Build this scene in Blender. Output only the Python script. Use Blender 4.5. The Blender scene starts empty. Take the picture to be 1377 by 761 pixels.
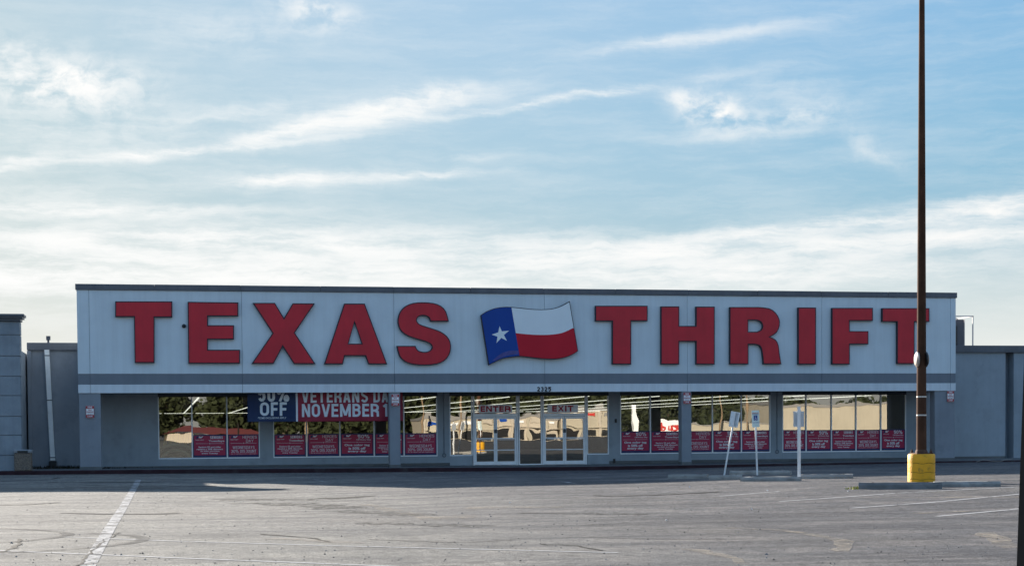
import bpy, bmesh, math, random
from mathutils import Vector, Matrix
from mathutils.geometry import tessellate_polygon
random.seed(7)
S = bpy.context.scene
COL = S.collection
R = math.radians

# ------------------------------------------------------------------ camera
YAW, PITCH, ROLL = R(11.747), R(-2.0), R(-0.435)
F_ = Vector((math.sin(YAW)*math.cos(PITCH), math.cos(YAW)*math.cos(PITCH), math.sin(PITCH)))
R_ = Vector((math.cos(YAW), -math.sin(YAW), 0))
U_ = R_.cross(F_)
R2 = R_*math.cos(ROLL) + U_*math.sin(ROLL)
U2 = -R_*math.sin(ROLL) + U_*math.cos(ROLL)
cam_d = bpy.data.cameras.new('camera')
cam = bpy.data.objects.new('camera', cam_d); COL.objects.link(cam)
M = Matrix((R2, U2, -F_)).transposed().to_4x4(); M.translation = Vector((3.44, -70.24, 1.6))
cam.matrix_world = M
cam_d.sensor_width = 36; cam_d.lens = 2240*36/1377; cam_d.shift_y = 276.6/1377
cam_d.clip_start = 0.2; cam_d.clip_end = 8000
S.camera = cam

# ------------------------------------------------------------------ exposure, sun
S.view_settings.view_transform = 'Standard'; S.view_settings.look = 'None'
S.view_settings.exposure = 2.45; S.view_settings.gamma = 1
SUN_EL, SUN_AZ = R(15.9), R(-23.2)          # azimuth from +Y, minus = towards -X
sd = bpy.data.lights.new('sun', 'SUN'); sd.energy = 2.6; sd.angle = R(0.55); sd.color = (1.0, 0.92, 0.82)
sun = bpy.data.objects.new('sun', sd); COL.objects.link(sun)
to_sun = Vector((math.sin(SUN_AZ)*math.cos(SUN_EL), math.cos(SUN_AZ)*math.cos(SUN_EL), math.sin(SUN_EL)))
sun.rotation_euler = to_sun.to_track_quat('Z', 'Y').to_euler()
sun.location = (0, 60, 40)

# ------------------------------------------------------------------ node helpers
class NT:
    def __init__(s, tree): s.t = tree; s.n = tree.nodes; s.l = tree.links
    def new(s, kind, **kw):
        n = s.n.new(kind)
        for k, v in kw.items(): setattr(n, k, v)
        return n
    def put(s, sock, v):
        if hasattr(v, 'is_linked') or isinstance(v, bpy.types.NodeSocket): s.l.new(v, sock)
        else: sock.default_value = v
    def m(s, op, a, b=None, c=None, clamp=False):
        n = s.new('ShaderNodeMath', operation=op); n.use_clamp = clamp
        s.put(n.inputs[0], a)
        if b is not None: s.put(n.inputs[1], b)
        if c is not None: s.put(n.inputs[2], c)
        return n.outputs[0]
    def vm(s, op, a, b=None):
        n = s.new('ShaderNodeVectorMath', operation=op); s.put(n.inputs[0], a)
        if b is not None: s.put(n.inputs[1], b)
        return n.outputs[0]
    def noise(s, vec, scale, detail=4, rough=.55, dist=0.0):
        n = s.new('ShaderNodeTexNoise'); s.put(n.inputs['Vector'], vec)
        n.inputs['Scale'].default_value = scale; n.inputs['Detail'].default_value = detail
        n.inputs['Roughness'].default_value = rough; n.inputs['Distortion'].default_value = dist
        return n.outputs[0]
    def voro(s, vec, scale, feature='DISTANCE_TO_EDGE'):
        n = s.new('ShaderNodeTexVoronoi', feature=feature); s.put(n.inputs['Vector'], vec)
        n.inputs['Scale'].default_value = scale
        return n.outputs['Distance']
    def ramp(s, v, a, b, lo=0.0, hi=1.0):          # smooth remap
        n = s.new('ShaderNodeMapRange', interpolation_type='SMOOTHSTEP'); s.put(n.inputs[0], v)
        n.inputs[1].default_value = a; n.inputs[2].default_value = b
        n.inputs[3].default_value = lo; n.inputs[4].default_value = hi
        return n.outputs[0]
    def mix(s, f, a, b, mode='MIX'):
        n = s.new('ShaderNodeMix', data_type='RGBA', blend_type=mode)
        s.put(n.inputs[0], f)
        for i, v in ((6, a), (7, b)):
            if isinstance(v, tuple): v = tuple(v[:3]) + (1.0,)
            s.put(n.inputs[i], v)
        return n.outputs[2]
    def comb(s, x, y, z):
        n = s.new('ShaderNodeCombineXYZ')
        for i, v in enumerate((x, y, z)): s.put(n.inputs[i], v)
        return n.outputs[0]
    def sep(s, v):
        n = s.new('ShaderNodeSeparateXYZ'); s.l.new(v, n.inputs[0]); return n.outputs

# ------------------------------------------------------------------ sky
CLOUDS = [
    (-3.12, 11.45, 2.18, 0.62, 0, 1.00, 1.0),
    (-3.71, 11.24, 1.54, 0.36, 0, 0.70, 0.8),
    (-2.53, 10.89, 1.54, 0.31, -6, 0.50, 1.0),
    (-2.90, 10.05, 4.87, 1.28, 0, 0.30, 0.5),
    (-4.86, 12.34, 1.54, 0.56, 0, 0.45, 1.0),
    (5.22, 13.88, 1.28, 0.44, -8, 0.65, 1.0),
    (2.11, 13.24, 3.33, 0.72, 0, 0.22, 0.7),
    (0.83, 9.35, 4.36, 0.15, 6, 0.85, 0.0),
    (5.05, 10.32, 2.69, 0.21, 15, 0.95, 0.1),
    (7.95, 10.96, 3.33, 0.36, 9, 0.80, 0.4),
    (7.07, 10.56, 2.56, 0.13, 9, 0.60, 0.0),
    (9.76, 11.42, 0.67, 0.26, 0, 0.65, 1.0),
    (13.28, 11.08, 3.85, 0.13, 7, 0.85, 0.0),
    (6.81, 10.39, 3.08, 0.26, 10, 0.55, 0.3),
    (-4.69, 8.77, 1.54, 0.21, 14, 0.80, 0.1),
    (4.28, 8.46, 2.82, 0.31, 3, 0.75, 0.2),
    (8.56, 8.66, 2.31, 0.13, 3, 0.60, 0.0),
    (-2.35, 7.36, 6.15, 0.26, 0, 0.70, 0.1),
    (-3.77, 7.76, 3.33, 0.51, 0, 0.35, 0.3),
    (2.82, 10.69, 3.59, 0.26, 8, 0.35, 0.3),
    (10.60, 9.30, 1.03, 0.15, 0, 0.25, 0.6),
    (18.58, 10.63, 1.03, 0.56, -15, 0.95, 1.0),
    (17.58, 11.02, 0.51, 0.31, -20, 0.70, 0.9),
    (19.95, 9.91, 2.82, 0.23, 3, 0.35, 0.4),
    (21.44, 10.42, 1.54, 0.31, 6, 0.40, 1.0),
    (24.13, 9.23, 1.03, 0.36, -30, 0.30, 1.0),
    (18.46, 13.03, 3.59, 0.21, 5, 0.42, 0.2),
    (16.20, 12.81, 1.54, 0.13, 8, 0.25, 0.2),
    (21.19, 11.15, 2.31, 0.77, -10, 0.18, 0.6),
    (22.91, 6.84, 8.46, 0.28, 6, 0.75, 0.1),
    (27.72, 7.08, 2.82, 0.41, 6, 0.85, 0.2),
    (25.82, 6.21, 5.13, 0.36, 3, 0.75, 0.1),
    (17.18, 6.04, 10.77, 0.38, 1, 0.75, 0.1),
    (2.01, 6.41, 10.77, 0.51, 0, 0.85, 0.1),
    (-2.86, 5.29, 10.77, 1.15, 0, 0.80, 0.1),
    (9.55, 5.17, 13.33, 0.87, 0, 0.70, 0.1),
    (19.94, 5.24, 6.67, 0.56, 1, 0.70, 0.1),
]
w = bpy.data.worlds.new('World'); S.world = w; w.use_nodes = True
t = NT(w.node_tree); t.n.clear()
sky = t.new('ShaderNodeTexSky', sky_type='NISHITA'); sky.sun_disc = False
sky.sun_elevation = SUN_EL; sky.sun_rotation = SUN_AZ
sky.altitude = 0; sky.air_density = 1.0; sky.dust_density = 0.6; sky.ozone_density = 2.0
tc = t.new('ShaderNodeTexCoord')
dx, dy, dz = t.sep(tc.outputs['Generated'])
az = t.m('MULTIPLY', t.m('ARCTAN2', dx, dy), 57.2958)
el = t.m('MULTIPLY', t.m('ARCSINE', dz), 57.2958)
base = t.comb(az, el, 0.0)
# turbulent offsets of the sky coordinates (degrees)
def fb(scale, det, off):
    return t.noise(t.vm('ADD', t.vm('MULTIPLY', base, (1, 1.0, 1)), off), scale, det, .6)
w1 = t.m('SUBTRACT', fb(.35, 5, (0, 0, 0)), .5); w2 = t.m('SUBTRACT', fb(.35, 5, (31, 7, 2)), .5)
w3 = t.m('SUBTRACT', fb(1.4, 5, (3, 50, 4)), .5)
waz = t.m('ADD', az, t.m('MULTIPLY', w1, 1.7)); wel = t.m('ADD', el, t.m('MULTIPLY', w2, .55))
wel = t.m('ADD', wel, t.m('MULTIPLY', w3, .20))
streak = t.noise(t.comb(t.m('MULTIPLY', waz, .22), t.m('MULTIPLY', wel, 1.5), 3.0), 1.0, 9, .68)
puff = t.noise(t.comb(t.m('MULTIPLY', waz, .85), t.m('MULTIPLY', wel, 1.3), 8.0), 1.0, 8, .6)
cover = None
for a0, e0, L, W, ang, st, pf in CLOUDS:
    c, sn = math.cos(R(ang)), math.sin(R(ang))
    du = t.m('SUBTRACT', waz, a0); dv = t.m('SUBTRACT', wel, e0)
    u = t.m('MULTIPLY_ADD', du, c/L, t.m('MULTIPLY', dv, sn/L))
    v = t.m('MULTIPLY_ADD', dv, c/W, t.m('MULTIPLY', du, -sn/W))
    q = t.m('MULTIPLY_ADD', u, u, t.m('MULTIPLY', v, v))
    g = t.m('EXPONENT', t.m('MULTIPLY', q, -0.9))
    nz = t.m('ADD', t.m('MULTIPLY', puff, pf), t.m('MULTIPLY', streak, 1-pf))
    tex = t.ramp(nz, .34, .66, .32 if pf < .5 else .0, 1.35)
    k = t.m('MULTIPLY', t.m('MULTIPLY', g, tex), st, clamp=True)
    inv = t.m('SUBTRACT', 1.0, k)
    cover = inv if cover is None else t.m('MULTIPLY', cover, inv)
cover = t.m('SUBTRACT', 1.0, cover)
# thin cirrus over the whole sky, thicker low down
veil = t.m('MULTIPLY', t.ramp(streak, .35, .75), t.ramp(el, 4, 30, .20, .10))
# unseen cirrus added outside the view to brighten the shaded facade, laid out on a high flat layer
hz = t.m('ADD', t.m('ABSOLUTE', dz), .12)
lay = t.comb(t.m('DIVIDE', dx, hz), t.m('DIVIDE', t.m('MULTIPLY', dy, 2.2), hz), 5.0)
cir = t.m('ADD', t.m('MULTIPLY', t.noise(lay, .55, 8, .62), .6), t.m('MULTIPLY', t.noise(lay, .16, 4, .5), .4))
viewc = Vector((math.sin(R(11.7))*math.cos(R(7)), math.cos(R(11.7))*math.cos(R(7)), math.sin(R(7))))
cv = t.m('ADD', t.m('MULTIPLY', dx, viewc.x), t.m('ADD', t.m('MULTIPLY', dy, viewc.y), t.m('MULTIPLY', dz, viewc.z)))
rest = t.m('MULTIPLY', t.ramp(cir, .44, .62, .05, .55), t.ramp(cv, .955, .88))
veil = t.m('MAXIMUM', veil, rest)
cosang = t.m('ADD', t.m('MULTIPLY', dx, to_sun.x), t.m('ADD', t.m('MULTIPLY', dy, to_sun.y), t.m('MULTIPLY', dz, to_sun.z)))
haze = t.m('MULTIPLY', t.ramp(cosang, .55, 1.0, .06, .34), t.ramp(el, 5, 35, 1.0, .5))    # milky air, thicker towards the sun
low = t.m('MAXIMUM', t.ramp(el, 0.0, 9.0, .84, 0.0), haze)
allc = t.m('SUBTRACT', 1.0, t.m('MULTIPLY', t.m('SUBTRACT', 1.0, cover), t.m('MULTIPLY', t.m('SUBTRACT', 1.0, veil), t.m('SUBTRACT', 1.0, low))), clamp=True)
toward = t.ramp(cosang, -.2, 1.0, .86, 1.0)     # clouds nearer the sun are brighter
CLOUD_V = 1.40
ccol = t.mix(1.0, t.comb(toward, toward, toward), (CLOUD_V*1.0, CLOUD_V*1.0, CLOUD_V*.985), 'MULTIPLY')
lum = t.vm('DOT_PRODUCT', sky.outputs[0], (.25, .55, .20))
lum = lum.node.outputs['Value']
den = t.m('ADD', 1.0, t.m('MULTIPLY', lum, 1.15))     # tone compression: holds down the bright sky round the sun
skyc = t.mix(1.0, t.vm('DIVIDE', sky.outputs[0], t.comb(den, den, den)), t.mix(t.ramp(el, 0, 11), (.80, .90, 1.10), (.575, .90, 1.04)), 'MULTIPLY')
final = t.mix(allc, skyc, ccol)
bg = t.new('ShaderNodeBackground'); t.l.new(final, bg.inputs[0]); bg.inputs[1].default_value = 0.132
wo = t.new('ShaderNodeOutputWorld'); t.l.new(bg.outputs[0], wo.inputs[0])
w.cycles.sampling_method = 'MANUAL'; w.cycles.sample_map_resolution = 512

# ------------------------------------------------------------------ tagging and mesh helpers
def tag(o, label=None, cat=None, group=None, kind=None):
    if label: o['label'] = label
    if cat: o['category'] = cat
    if group: o['group'] = group
    if kind: o['kind'] = kind
    return o
def empty(name, loc=(0, 0, 0), rz=0.0):
    o = bpy.data.objects.new(name, None); COL.objects.link(o)
    o.location = loc; o.rotation_euler = (0, 0, rz); o.empty_display_size = .2
    return o
def link(name, me, parent=None, loc=None, rot=None):
    o = bpy.data.objects.new(name, me); COL.objects.link(o)
    if parent: o.parent = parent
    if loc is not None: o.location = loc
    if rot is not None: o.rotation_euler = rot
    return o
def copy_tree(o, parent=None):
    c = o.copy(); COL.objects.link(c)
    if parent: c.parent = parent
    for ch in list(o.children): copy_tree(ch, c)
    return c
class MB:
    """collects shapes, each with a material, and links them as one mesh"""
    def __init__(s): s.v = []; s.f = []; s.mi = []; s.sm = []; s.mats = []
    def _m(s, m):
        if m not in s.mats: s.mats.append(m)
        return s.mats.index(m)
    def add(s, vs, fs, m, smooth=False):
        b = len(s.v); s.v += [tuple(p) for p in vs]; i = s._m(m)
        for f in fs: s.f.append(tuple(k+b for k in f)); s.mi.append(i); s.sm.append(smooth)
        return s
    def box(s, x0, x1, y0, y1, z0, z1, m, bev=0.0):
        if bev <= 0:
            vs = [(x, y, z) for z in (z0, z1) for y in (y0, y1) for x in (x0, x1)]
            return s.add(vs, [(0, 2, 3, 1), (4, 5, 7, 6), (0, 1, 5, 4), (2, 6, 7, 3), (0, 4, 6, 2), (1, 3, 7, 5)], m)
        bm = bmesh.new(); bmesh.ops.create_cube(bm, size=1)
        for v in bm.verts:
            v.co = Vector(((x0+x1)/2+v.co.x*(x1-x0), (y0+y1)/2+v.co.y*(y1-y0), (z0+z1)/2+v.co.z*(z1-z0)))
        bmesh.ops.bevel(bm, geom=bm.edges[:], offset=bev, segments=1, affect='EDGES')
        bm.verts.index_update()
        s.add([v.co for v in bm.verts], [[v.index for v in f.verts] for f in bm.faces], m); bm.free(); return s
    def tube(s, pts, r, m, n=10, cap=True, smooth=True):
        """tube through points; r a number or one radius per point"""
        pts = [Vector(p) for p in pts]; rs = r if isinstance(r, (list, tuple)) else [r]*len(pts)
        vs = []; fs = []; prev = None
        for i, p in enumerate(pts):
            d = (pts[min(i+1, len(pts)-1)]-pts[max(i-1, 0)]).normalized()
            a = prev if prev is not None else (Vector((1, 0, 0)) if abs(d.x) < .9 else Vector((0, 1, 0)))
            a = (a-d*a.dot(d)).normalized(); prev = a; b = d.cross(a)
            for k in range(n):
                th = 2*math.pi*k/n; vs.append(p+(a*math.cos(th)+b*math.sin(th))*rs[i])
        for i in range(len(pts)-1):
            for k in range(n): fs.append((i*n+k, i*n+(k+1) % n, (i+1)*n+(k+1) % n, (i+1)*n+k))
        s.add(vs, fs, m, smooth)
        if cap:
            s.add(vs[:n], [tuple(range(n))[::-1]], m); s.add(vs[-n:], [tuple(range(n))], m)
        return s
    def prism(s, out, y0, y1, m, hole=None, side=None):
        """polygon in x,z (outline and an optional hole) pushed from y1 (back) to y0 (front)"""
        loops = [[Vector((x, z, 0)) for x, z in out]]
        if hole: loops.append([Vector((x, z, 0)) for x, z in hole])
        flat = [p for l in loops for p in l]
        tris = tessellate_polygon(loops); fr = []
        for a, b, c in tris:
            A, B, Cc = flat[a], flat[b], flat[c]
            ar = (B.x-A.x)*(Cc.y-A.y)-(B.y-A.y)*(Cc.x-A.x)
            fr.append((a, b, c) if ar > 0 else (a, c, b))     # facing -y
        s.add([(p.x, y0, p.y) for p in flat], fr, m)
        if y1 > y0:
            n = len(flat)
            vs = [(p.x, y0, p.y) for p in flat]+[(p.x, y1, p.y) for p in flat]; fs = []; o = 0
            for l in loops:
                k = len(l)
                for i in range(k): fs.append((o+i, o+(i+1) % k, n+o+(i+1) % k, n+o+i))
                o += k
            s.add(vs, fs, side or m)
            s.add([(p.x, y1, p.y) for p in flat], [f[::-1] for f in fr], side or m)
        return s
    def mesh(s, name):
        me = bpy.data.meshes.new(name); me.from_pydata(s.v, [], s.f)
        for m in s.mats: me.materials.append(m)
        me.polygons.foreach_set('material_index', s.mi); me.polygons.foreach_set('use_smooth', s.sm)
        me.validate(); me.update(); return me
    def build(s, name, parent=None, loc=None, rot=None): return link(name, s.mesh(name), parent, loc, rot)

def inset(poly, d):
    """moves each edge of a closed outline inwards by d"""
    n = len(poly); area = sum(poly[i][0]*poly[(i+1) % n][1]-poly[(i+1) % n][0]*poly[i][1] for i in range(n))
    sg = 1 if area > 0 else -1; out = []
    for i in range(n):
        p0, p1, p2 = Vector(poly[i-1]), Vector(poly[i]), Vector(poly[(i+1) % n])
        a = (p1-p0).normalized(); b = (p2-p1).normalized()
        na = Vector((-a.y, a.x))*sg; nb = Vector((-b.y, b.x))*sg
        k = na+nb; k = k/max(.35, k.dot(na)) if k.length > 1e-6 else na
        out.append((p1.x+k.x*d, p1.y+k.y*d))
    return out

# ------------------------------------------------------------------ lie of the lot
TA = ((-30, 0, 9, 18, 23, 30, 38, 60), (.02, -.01, -.06, -.1, -.1, -.02, .03, .05))
TB = ((-30, 0, 5, 8, 11, 16, 22, 28, 60), (0, -.02, -.08, -.04, .03, .07, .16, .18, .2))
TS = ((-30, 0, 13, 19, 26, 38, 60), (.16, .15, .09, .055, .06, .10, .12))
def sstep(a, b, x):
    u = min(1, max(0, (x-a)/(b-a))); return u*u*(3-2*u)
def tab(T, x):
    X, Y = T
    if x <= X[0]: return Y[0]
    n = len(X)
    for i in range(n-1):
        if x <= X[i+1]:
            m = lambda j: 0 if j in (0, n-1) else (Y[j+1]-Y[j-1])/(X[j+1]-X[j-1])
            h = X[i+1]-X[i]; u = (x-X[i])/h
            return (2*u**3-3*u*u+1)*Y[i]+(u**3-2*u*u+u)*h*m(i)+(-2*u**3+3*u*u)*Y[i+1]+(u**3-u*u)*h*m(i+1)
    return Y[-1]
def gz(x, y):
    wa = sstep(-18, -4, y); wb = sstep(-44, -30, y)*(1-wa)
    return wa*tab(TA, x)+wb*tab(TB, x)

# ------------------------------------------------------------------ materials
MATS = {}
def mat(name, col, rough=.6, metal=0.0, spec=.5, var=0.0, vscale=3.0, streak=0.0, bump=0.0, bscale=60.0, dirt=None, dirt_amt=0.0, dscale=1.2):
    if name in MATS: return MATS[name]
    m = bpy.data.materials.new(name); m.use_nodes = True; t = NT(m.node_tree)
    b = t.n['Principled BSDF']; pos = t.new('ShaderNodeNewGeometry').outputs['Position']
    c = tuple(col)+(1.0,)
    cur = col
    if var > 0:
        n = t.noise(pos, vscale, 5, .6); f = t.ramp(n, .25, .75, 1-var, 1+var)
        cur = t.mix(1.0, col, t.comb(f, f, f), 'MULTIPLY')
    if streak > 0:       # rain streaks running down
        n = t.noise(t.vm('MULTIPLY', pos, (4.5, 4.5, .22)), 1.0, 5, .65); f = t.ramp(n, .35, .75, 1.0, 1-streak)
        cur = t.mix(1.0, cur, t.comb(f, f, f), 'MULTIPLY')
    if dirt:
        n = t.noise(pos, dscale, 6, .65); cur = t.mix(t.ramp(n, .52, .72, 0, dirt_amt), cur, dirt)
    if isinstance(cur, tuple): b.inputs['Base Color'].default_value = c
    else: t.l.new(cur, b.inputs['Base Color'])
    b.inputs['Roughness'].default_value = rough; b.inputs['Metallic'].default_value = metal
    b.inputs['Specular IOR Level'].default_value = spec
    if bump > 0:
        bp = t.new('ShaderNodeBump'); bp.inputs['Strength'].default_value = bump; bp.inputs['Distance'].default_value = .02
        t.l.new(t.noise(pos, bscale, 4, .6), bp.inputs['Height']); t.l.new(bp.outputs[0], b.inputs['Normal'])
    MATS[name] = m; return m
def emis(name, col, s):
    m = bpy.data.materials.new(name); m.use_nodes = True; t = NT(m.node_tree); b = t.n['Principled BSDF']
    b.inputs['Base Color'].default_value = tuple(col)+(1,); b.inputs['Emission Color'].default_value = tuple(col)+(1,)
    b.inputs['Emission Strength'].default_value = s; return m

m_field = mat('stucco_pale_grey', (.71, .79, .835), .9, spec=.2, var=.05, vscale=.6, streak=.07, bump=.25, bscale=45)
m_band = mat('stucco_slate_grey', (.21, .235, .27), .9, spec=.2, var=.07, vscale=.8, streak=.05, bump=.25, bscale=45)
m_lip = mat('stucco_light_grey', (.74, .80, .85), .85, spec=.2, var=.04, vscale=.9, streak=.10, bump=.2, bscale=45)
m_coping = mat('coping_metal', (.125, .135, .155), .5, spec=.4, var=.12, vscale=1.5, streak=.12)
m_joint = mat('joint_sealant', (.22, .25, .28), .9, spec=.1)
m_wall = mat('painted_wall_grey', (.34, .385, .425), .85, spec=.25, var=.08, vscale=.9, streak=.06, bump=.3, bscale=30, dirt=(.14, .15, .16), dirt_amt=.25)
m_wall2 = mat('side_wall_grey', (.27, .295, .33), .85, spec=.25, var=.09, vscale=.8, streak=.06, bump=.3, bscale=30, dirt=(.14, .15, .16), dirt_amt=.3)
m_block = mat('block_wall_grey', (.28, .32, .36), .9, spec=.2, var=.10, vscale=1.6, streak=.12, bump=.6, bscale=22, dirt=(.15, .16, .17), dirt_amt=.3)
m_soffit = mat('soffit_shade_dark', (.10, .11, .12), .9, spec=.2, var=.1)
m_conc = mat('concrete_worn', (.34, .33, .31), .92, spec=.2, var=.2, vscale=2.5, bump=.5, bscale=35, dirt=(.14, .135, .13), dirt_amt=.55, dscale=2.2)
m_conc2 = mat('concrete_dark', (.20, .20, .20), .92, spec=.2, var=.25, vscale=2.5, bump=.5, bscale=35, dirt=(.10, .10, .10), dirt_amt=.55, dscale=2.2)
m_walk = mat('sidewalk_concrete', (.15, .155, .155), .92, spec=.2, var=.2, vscale=1.2, bump=.4, bscale=35, dirt=(.08, .08, .08), dirt_amt=.7, dscale=.6)
m_kerbred = mat('kerb_red_paint', (.034, .014, .019), .8, spec=.25, var=.35, vscale=2, dirt=(.06, .055, .055), dirt_amt=.8, dscale=.9)
m_alu = mat('window_aluminium', (.92, .94, .96), .4, metal=.0, spec=.5, var=.06)
m_alu_dk = mat('head_frame_shade', (.05, .055, .06), .5, spec=.4)  # aluminium head coloured dark for the shade under the soffit
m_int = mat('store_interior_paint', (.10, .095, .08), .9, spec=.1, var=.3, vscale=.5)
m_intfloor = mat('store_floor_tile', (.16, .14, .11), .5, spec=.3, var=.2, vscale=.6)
m_rack = mat('clothing_rack_fabric', (.09, .08, .07), .9, spec=.1, var=.8, vscale=1.4)
m_tube = emis('fluorescent_tube', (1.0, .97, .86), .36)
m_red = mat('letter_face_red', (.60, .016, .036), .42, spec=.4, var=.10, vscale=.9, streak=.08)
m_trim = mat('letter_return_black', (.012, .015, .03), .5, spec=.4)
m_fblue = mat('flag_face_blue', (.010, .065, .33), .45, spec=.2, var=.06, vscale=.8)
m_ffold = mat('flag_fold_violet', (.05, .06, .28), .3, spec=.45, var=.3, vscale=2.5)
m_fwhite = mat('flag_face_white', (.84, .90, .93), .5, spec=.2, var=.03, vscale=.9)
m_fred = mat('flag_face_red', (.60, .016, .036), .5, spec=.2, var=.06, vscale=.9)
m_navy = mat('print_navy', (.028, .032, .12), .45, spec=.4)
m_maroon = mat('print_maroon', (.47, .028, .085), .45, spec=.4, var=.05, vscale=1.3)
m_pwhite = mat('print_white', (.82, .80, .84), .5, spec=.4)
m_bblue = mat('banner_blue', (.007, .026, .09), .5, spec=.35, var=.10, vscale=1.4)
m_bred = mat('banner_red', (.30, .018, .045), .5, spec=.35, var=.10, vscale=1.4)
m_bwhite = mat('banner_white', (.74, .78, .82), .5, spec=.35)
m_firemar = mat('board_lettering_maroon', (.42, .014, .04), .5, spec=.4)
m_signwhite = mat('sign_board_white', (.90, .90, .91), .5, spec=.4, var=.05)
m_num = mat('house_number_black', (.008, .012, .025), .4)
m_firered = mat('fire_sign_red', (.42, .05, .055), .5, spec=.4, var=.1)
m_yellow = mat('yellow_base_paint', (.85, .42, .02), .6, spec=.35, var=.10, vscale=3.5, bump=.5, bscale=18, dirt=(.32, .19, .04), dirt_amt=.7, dscale=4.5)
m_form = mat('yellow_form_line', (.20, .12, .025), .85, spec=.15)
m_rust = mat('pole_brown_paint', (.088, .043, .026), .85, spec=.12, var=.30, vscale=2.2, streak=.35, dirt=(.065, .035, .022), dirt_amt=.8, dscale=2.0)
m_plate = mat('base_plate_rusted', (.10, .055, .035), .8, spec=.3, var=.35, vscale=9, bump=.5)
m_strap = mat('strap_galvanised', (.55, .54, .52), .4, metal=.6)
m_cap = mat('cover_plate_grey', (.36, .31, .27), .45, spec=.5, var=.1)
m_lamp = mat('lamp_head_bronze', (.03, .025, .02), .5)
m_galv = mat('sign_post_white', (.80, .82, .83), .5, metal=.1, spec=.4, var=.08, vscale=4, dirt=(.35, .33, .30), dirt_amt=.4, dscale=5)
m_signback = mat('sign_back_aluminium', (.50, .54, .58), .45, metal=.4, spec=.5, var=.1)
m_signblue = mat('sign_symbol_blue', (.02, .06, .25), .5)
m_signpale = mat('sign_face_pale_green', (.68, .82, .80), .5, var=.05)
m_near = mat('near_post_bronze', (.022, .017, .013), .6, spec=.3, var=.2, vscale=6, bump=.2)
m_agg = mat('exposed_aggregate', (.20, .165, .135), .95, spec=.2, var=.5, vscale=38, bump=1.0, bscale=60)
m_lid = mat('bin_lid_grey', (.24, .26, .28), .6, var=.1)
m_down = mat('downspout_white', (.86, .88, .88), .5, spec=.4, var=.06, vscale=1.5, streak=.10, dirt=(.5, .49, .46), dirt_amt=.35, dscale=2.5)
m_shoe = mat('downspout_shoe_black', (.02, .02, .022), .6)
m_black = mat('black_plastic', (.012, .012, .014), .4)
m_hvac = mat('roof_unit_steel', (.075, .08, .095), .6, var=.12)
m_hvac2 = mat('roof_unit_frame', (.50, .46, .45), .6)
m_roof = mat('roof_membrane', (.30, .29, .27), .95)
m_mud = mat('leaf_litter', (.035, .032, .02), 1.0, spec=.1, var=.5, vscale=20)
m_leafw = mat('weed_green', (.30, .30, .05), .8, spec=.2, var=.3, vscale=8)
m_cream = mat('far_wall_cream', (.47, .42, .33), .9, spec=.2, var=.08, vscale=.3, streak=.08)
m_tan = mat('far_wall_tan', (.50, .44, .36), .9, spec=.2, var=.1, vscale=.3)
m_farroof = mat('far_roof_red', (.17, .03, .025), .8)
m_fardark = mat('far_shopfront_glass', (.02, .02, .022), .2)
m_fargrey = mat('far_fascia_grey', (.25, .24, .23), .8)
m_farred = mat('far_sign_red', (.55, .03, .02), .6)
m_leaf = mat('far_tree_leaf', (.036, .044, .018), .8, spec=.2, var=.5, vscale=1.2)
m_bark = mat('far_tree_bark', (.09, .065, .045), .95)
m_wood = mat('utility_pole_wood', (.26, .18, .11), .95, var=.2)
m_stripe1 = mat('display_cream', (.70, .62, .42), .6)
m_stripe2 = mat('display_yellow', (.60, .52, .10), .6)

# glass: tinted, strongly reflecting shop glazing with slightly wavy panes
m_glass = bpy.data.materials.new('shop_glass'); m_glass.use_nodes = True
t = NT(m_glass.node_tree); t.n.clear()
pos = t.new('ShaderNodeNewGeometry').outputs['Position']
bp = t.new('ShaderNodeBump'); bp.inputs['Strength'].default_value = 1.0; bp.inputs['Distance'].default_value = .0010
t.l.new(t.noise(pos, 1.15, 1.0, .4), bp.inputs['Height'])
gl = t.new('ShaderNodeBsdfGlossy'); gl.inputs['Roughness'].default_value = 0.0; gl.inputs['Color'].default_value = (1.0, .97, .88, 1)
t.l.new(bp.outputs[0], gl.inputs['Normal'])
tr = t.new('ShaderNodeBsdfTransparent'); tr.inputs['Color'].default_value = (.60, .64, .62, 1)
fr = t.new('ShaderNodeFresnel'); fr.inputs['IOR'].default_value = 1.5
fac = t.m('MULTIPLY_ADD', fr.outputs[0], .75, .26, clamp=True)
mx = t.new('ShaderNodeMixShader'); t.l.new(fac, mx.inputs[0]); t.l.new(tr.outputs[0], mx.inputs[1]); t.l.new(gl.outputs[0], mx.inputs[2])
o_ = t.new('ShaderNodeOutputMaterial'); t.l.new(mx.outputs[0], o_.inputs[0])

# asphalt: weathered, patchy, cracked
m_asph = bpy.data.materials.new('asphalt_weathered'); m_asph.use_nodes = True
t = NT(m_asph.node_tree); b = t.n['Principled BSDF']
pos = t.new('ShaderNodeNewGeometry').outputs['Position']
px, py, pz = t.sep(pos)
big = t.noise(pos, .11, 4, .55); mid = t.noise(pos, .75, 6, .68); fine = t.noise(pos, 7.0, 6, .75); grit = t.noise(pos, 42.0, 4, .8)
lanes = t.noise(t.vm('MULTIPLY', pos, (.10, 1.1, 1)), 1.0, 5, .65)             # wheel-worn bands
patch = t.noise(t.vm('ADD', pos, (17, 5, 3)), .32, 5, .62)
edge = t.m('ADD', px, t.m('MULTIPLY', t.m('SUBTRACT', big, .5), 14.0))
fresh = t.ramp(t.m('ADD', edge, t.m('MULTIPLY', py, -.02)), 4.0, 15.0)           # right of here the lot was resealed later
c0 = t.mix(fresh, (.185, .176, .158), (.106, .103, .105))
c0 = t.mix(t.ramp(mid, .42, .66, 0, .75), c0, t.mix(fresh, (.275, .255, .220), (.190, .172, .160)))
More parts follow.
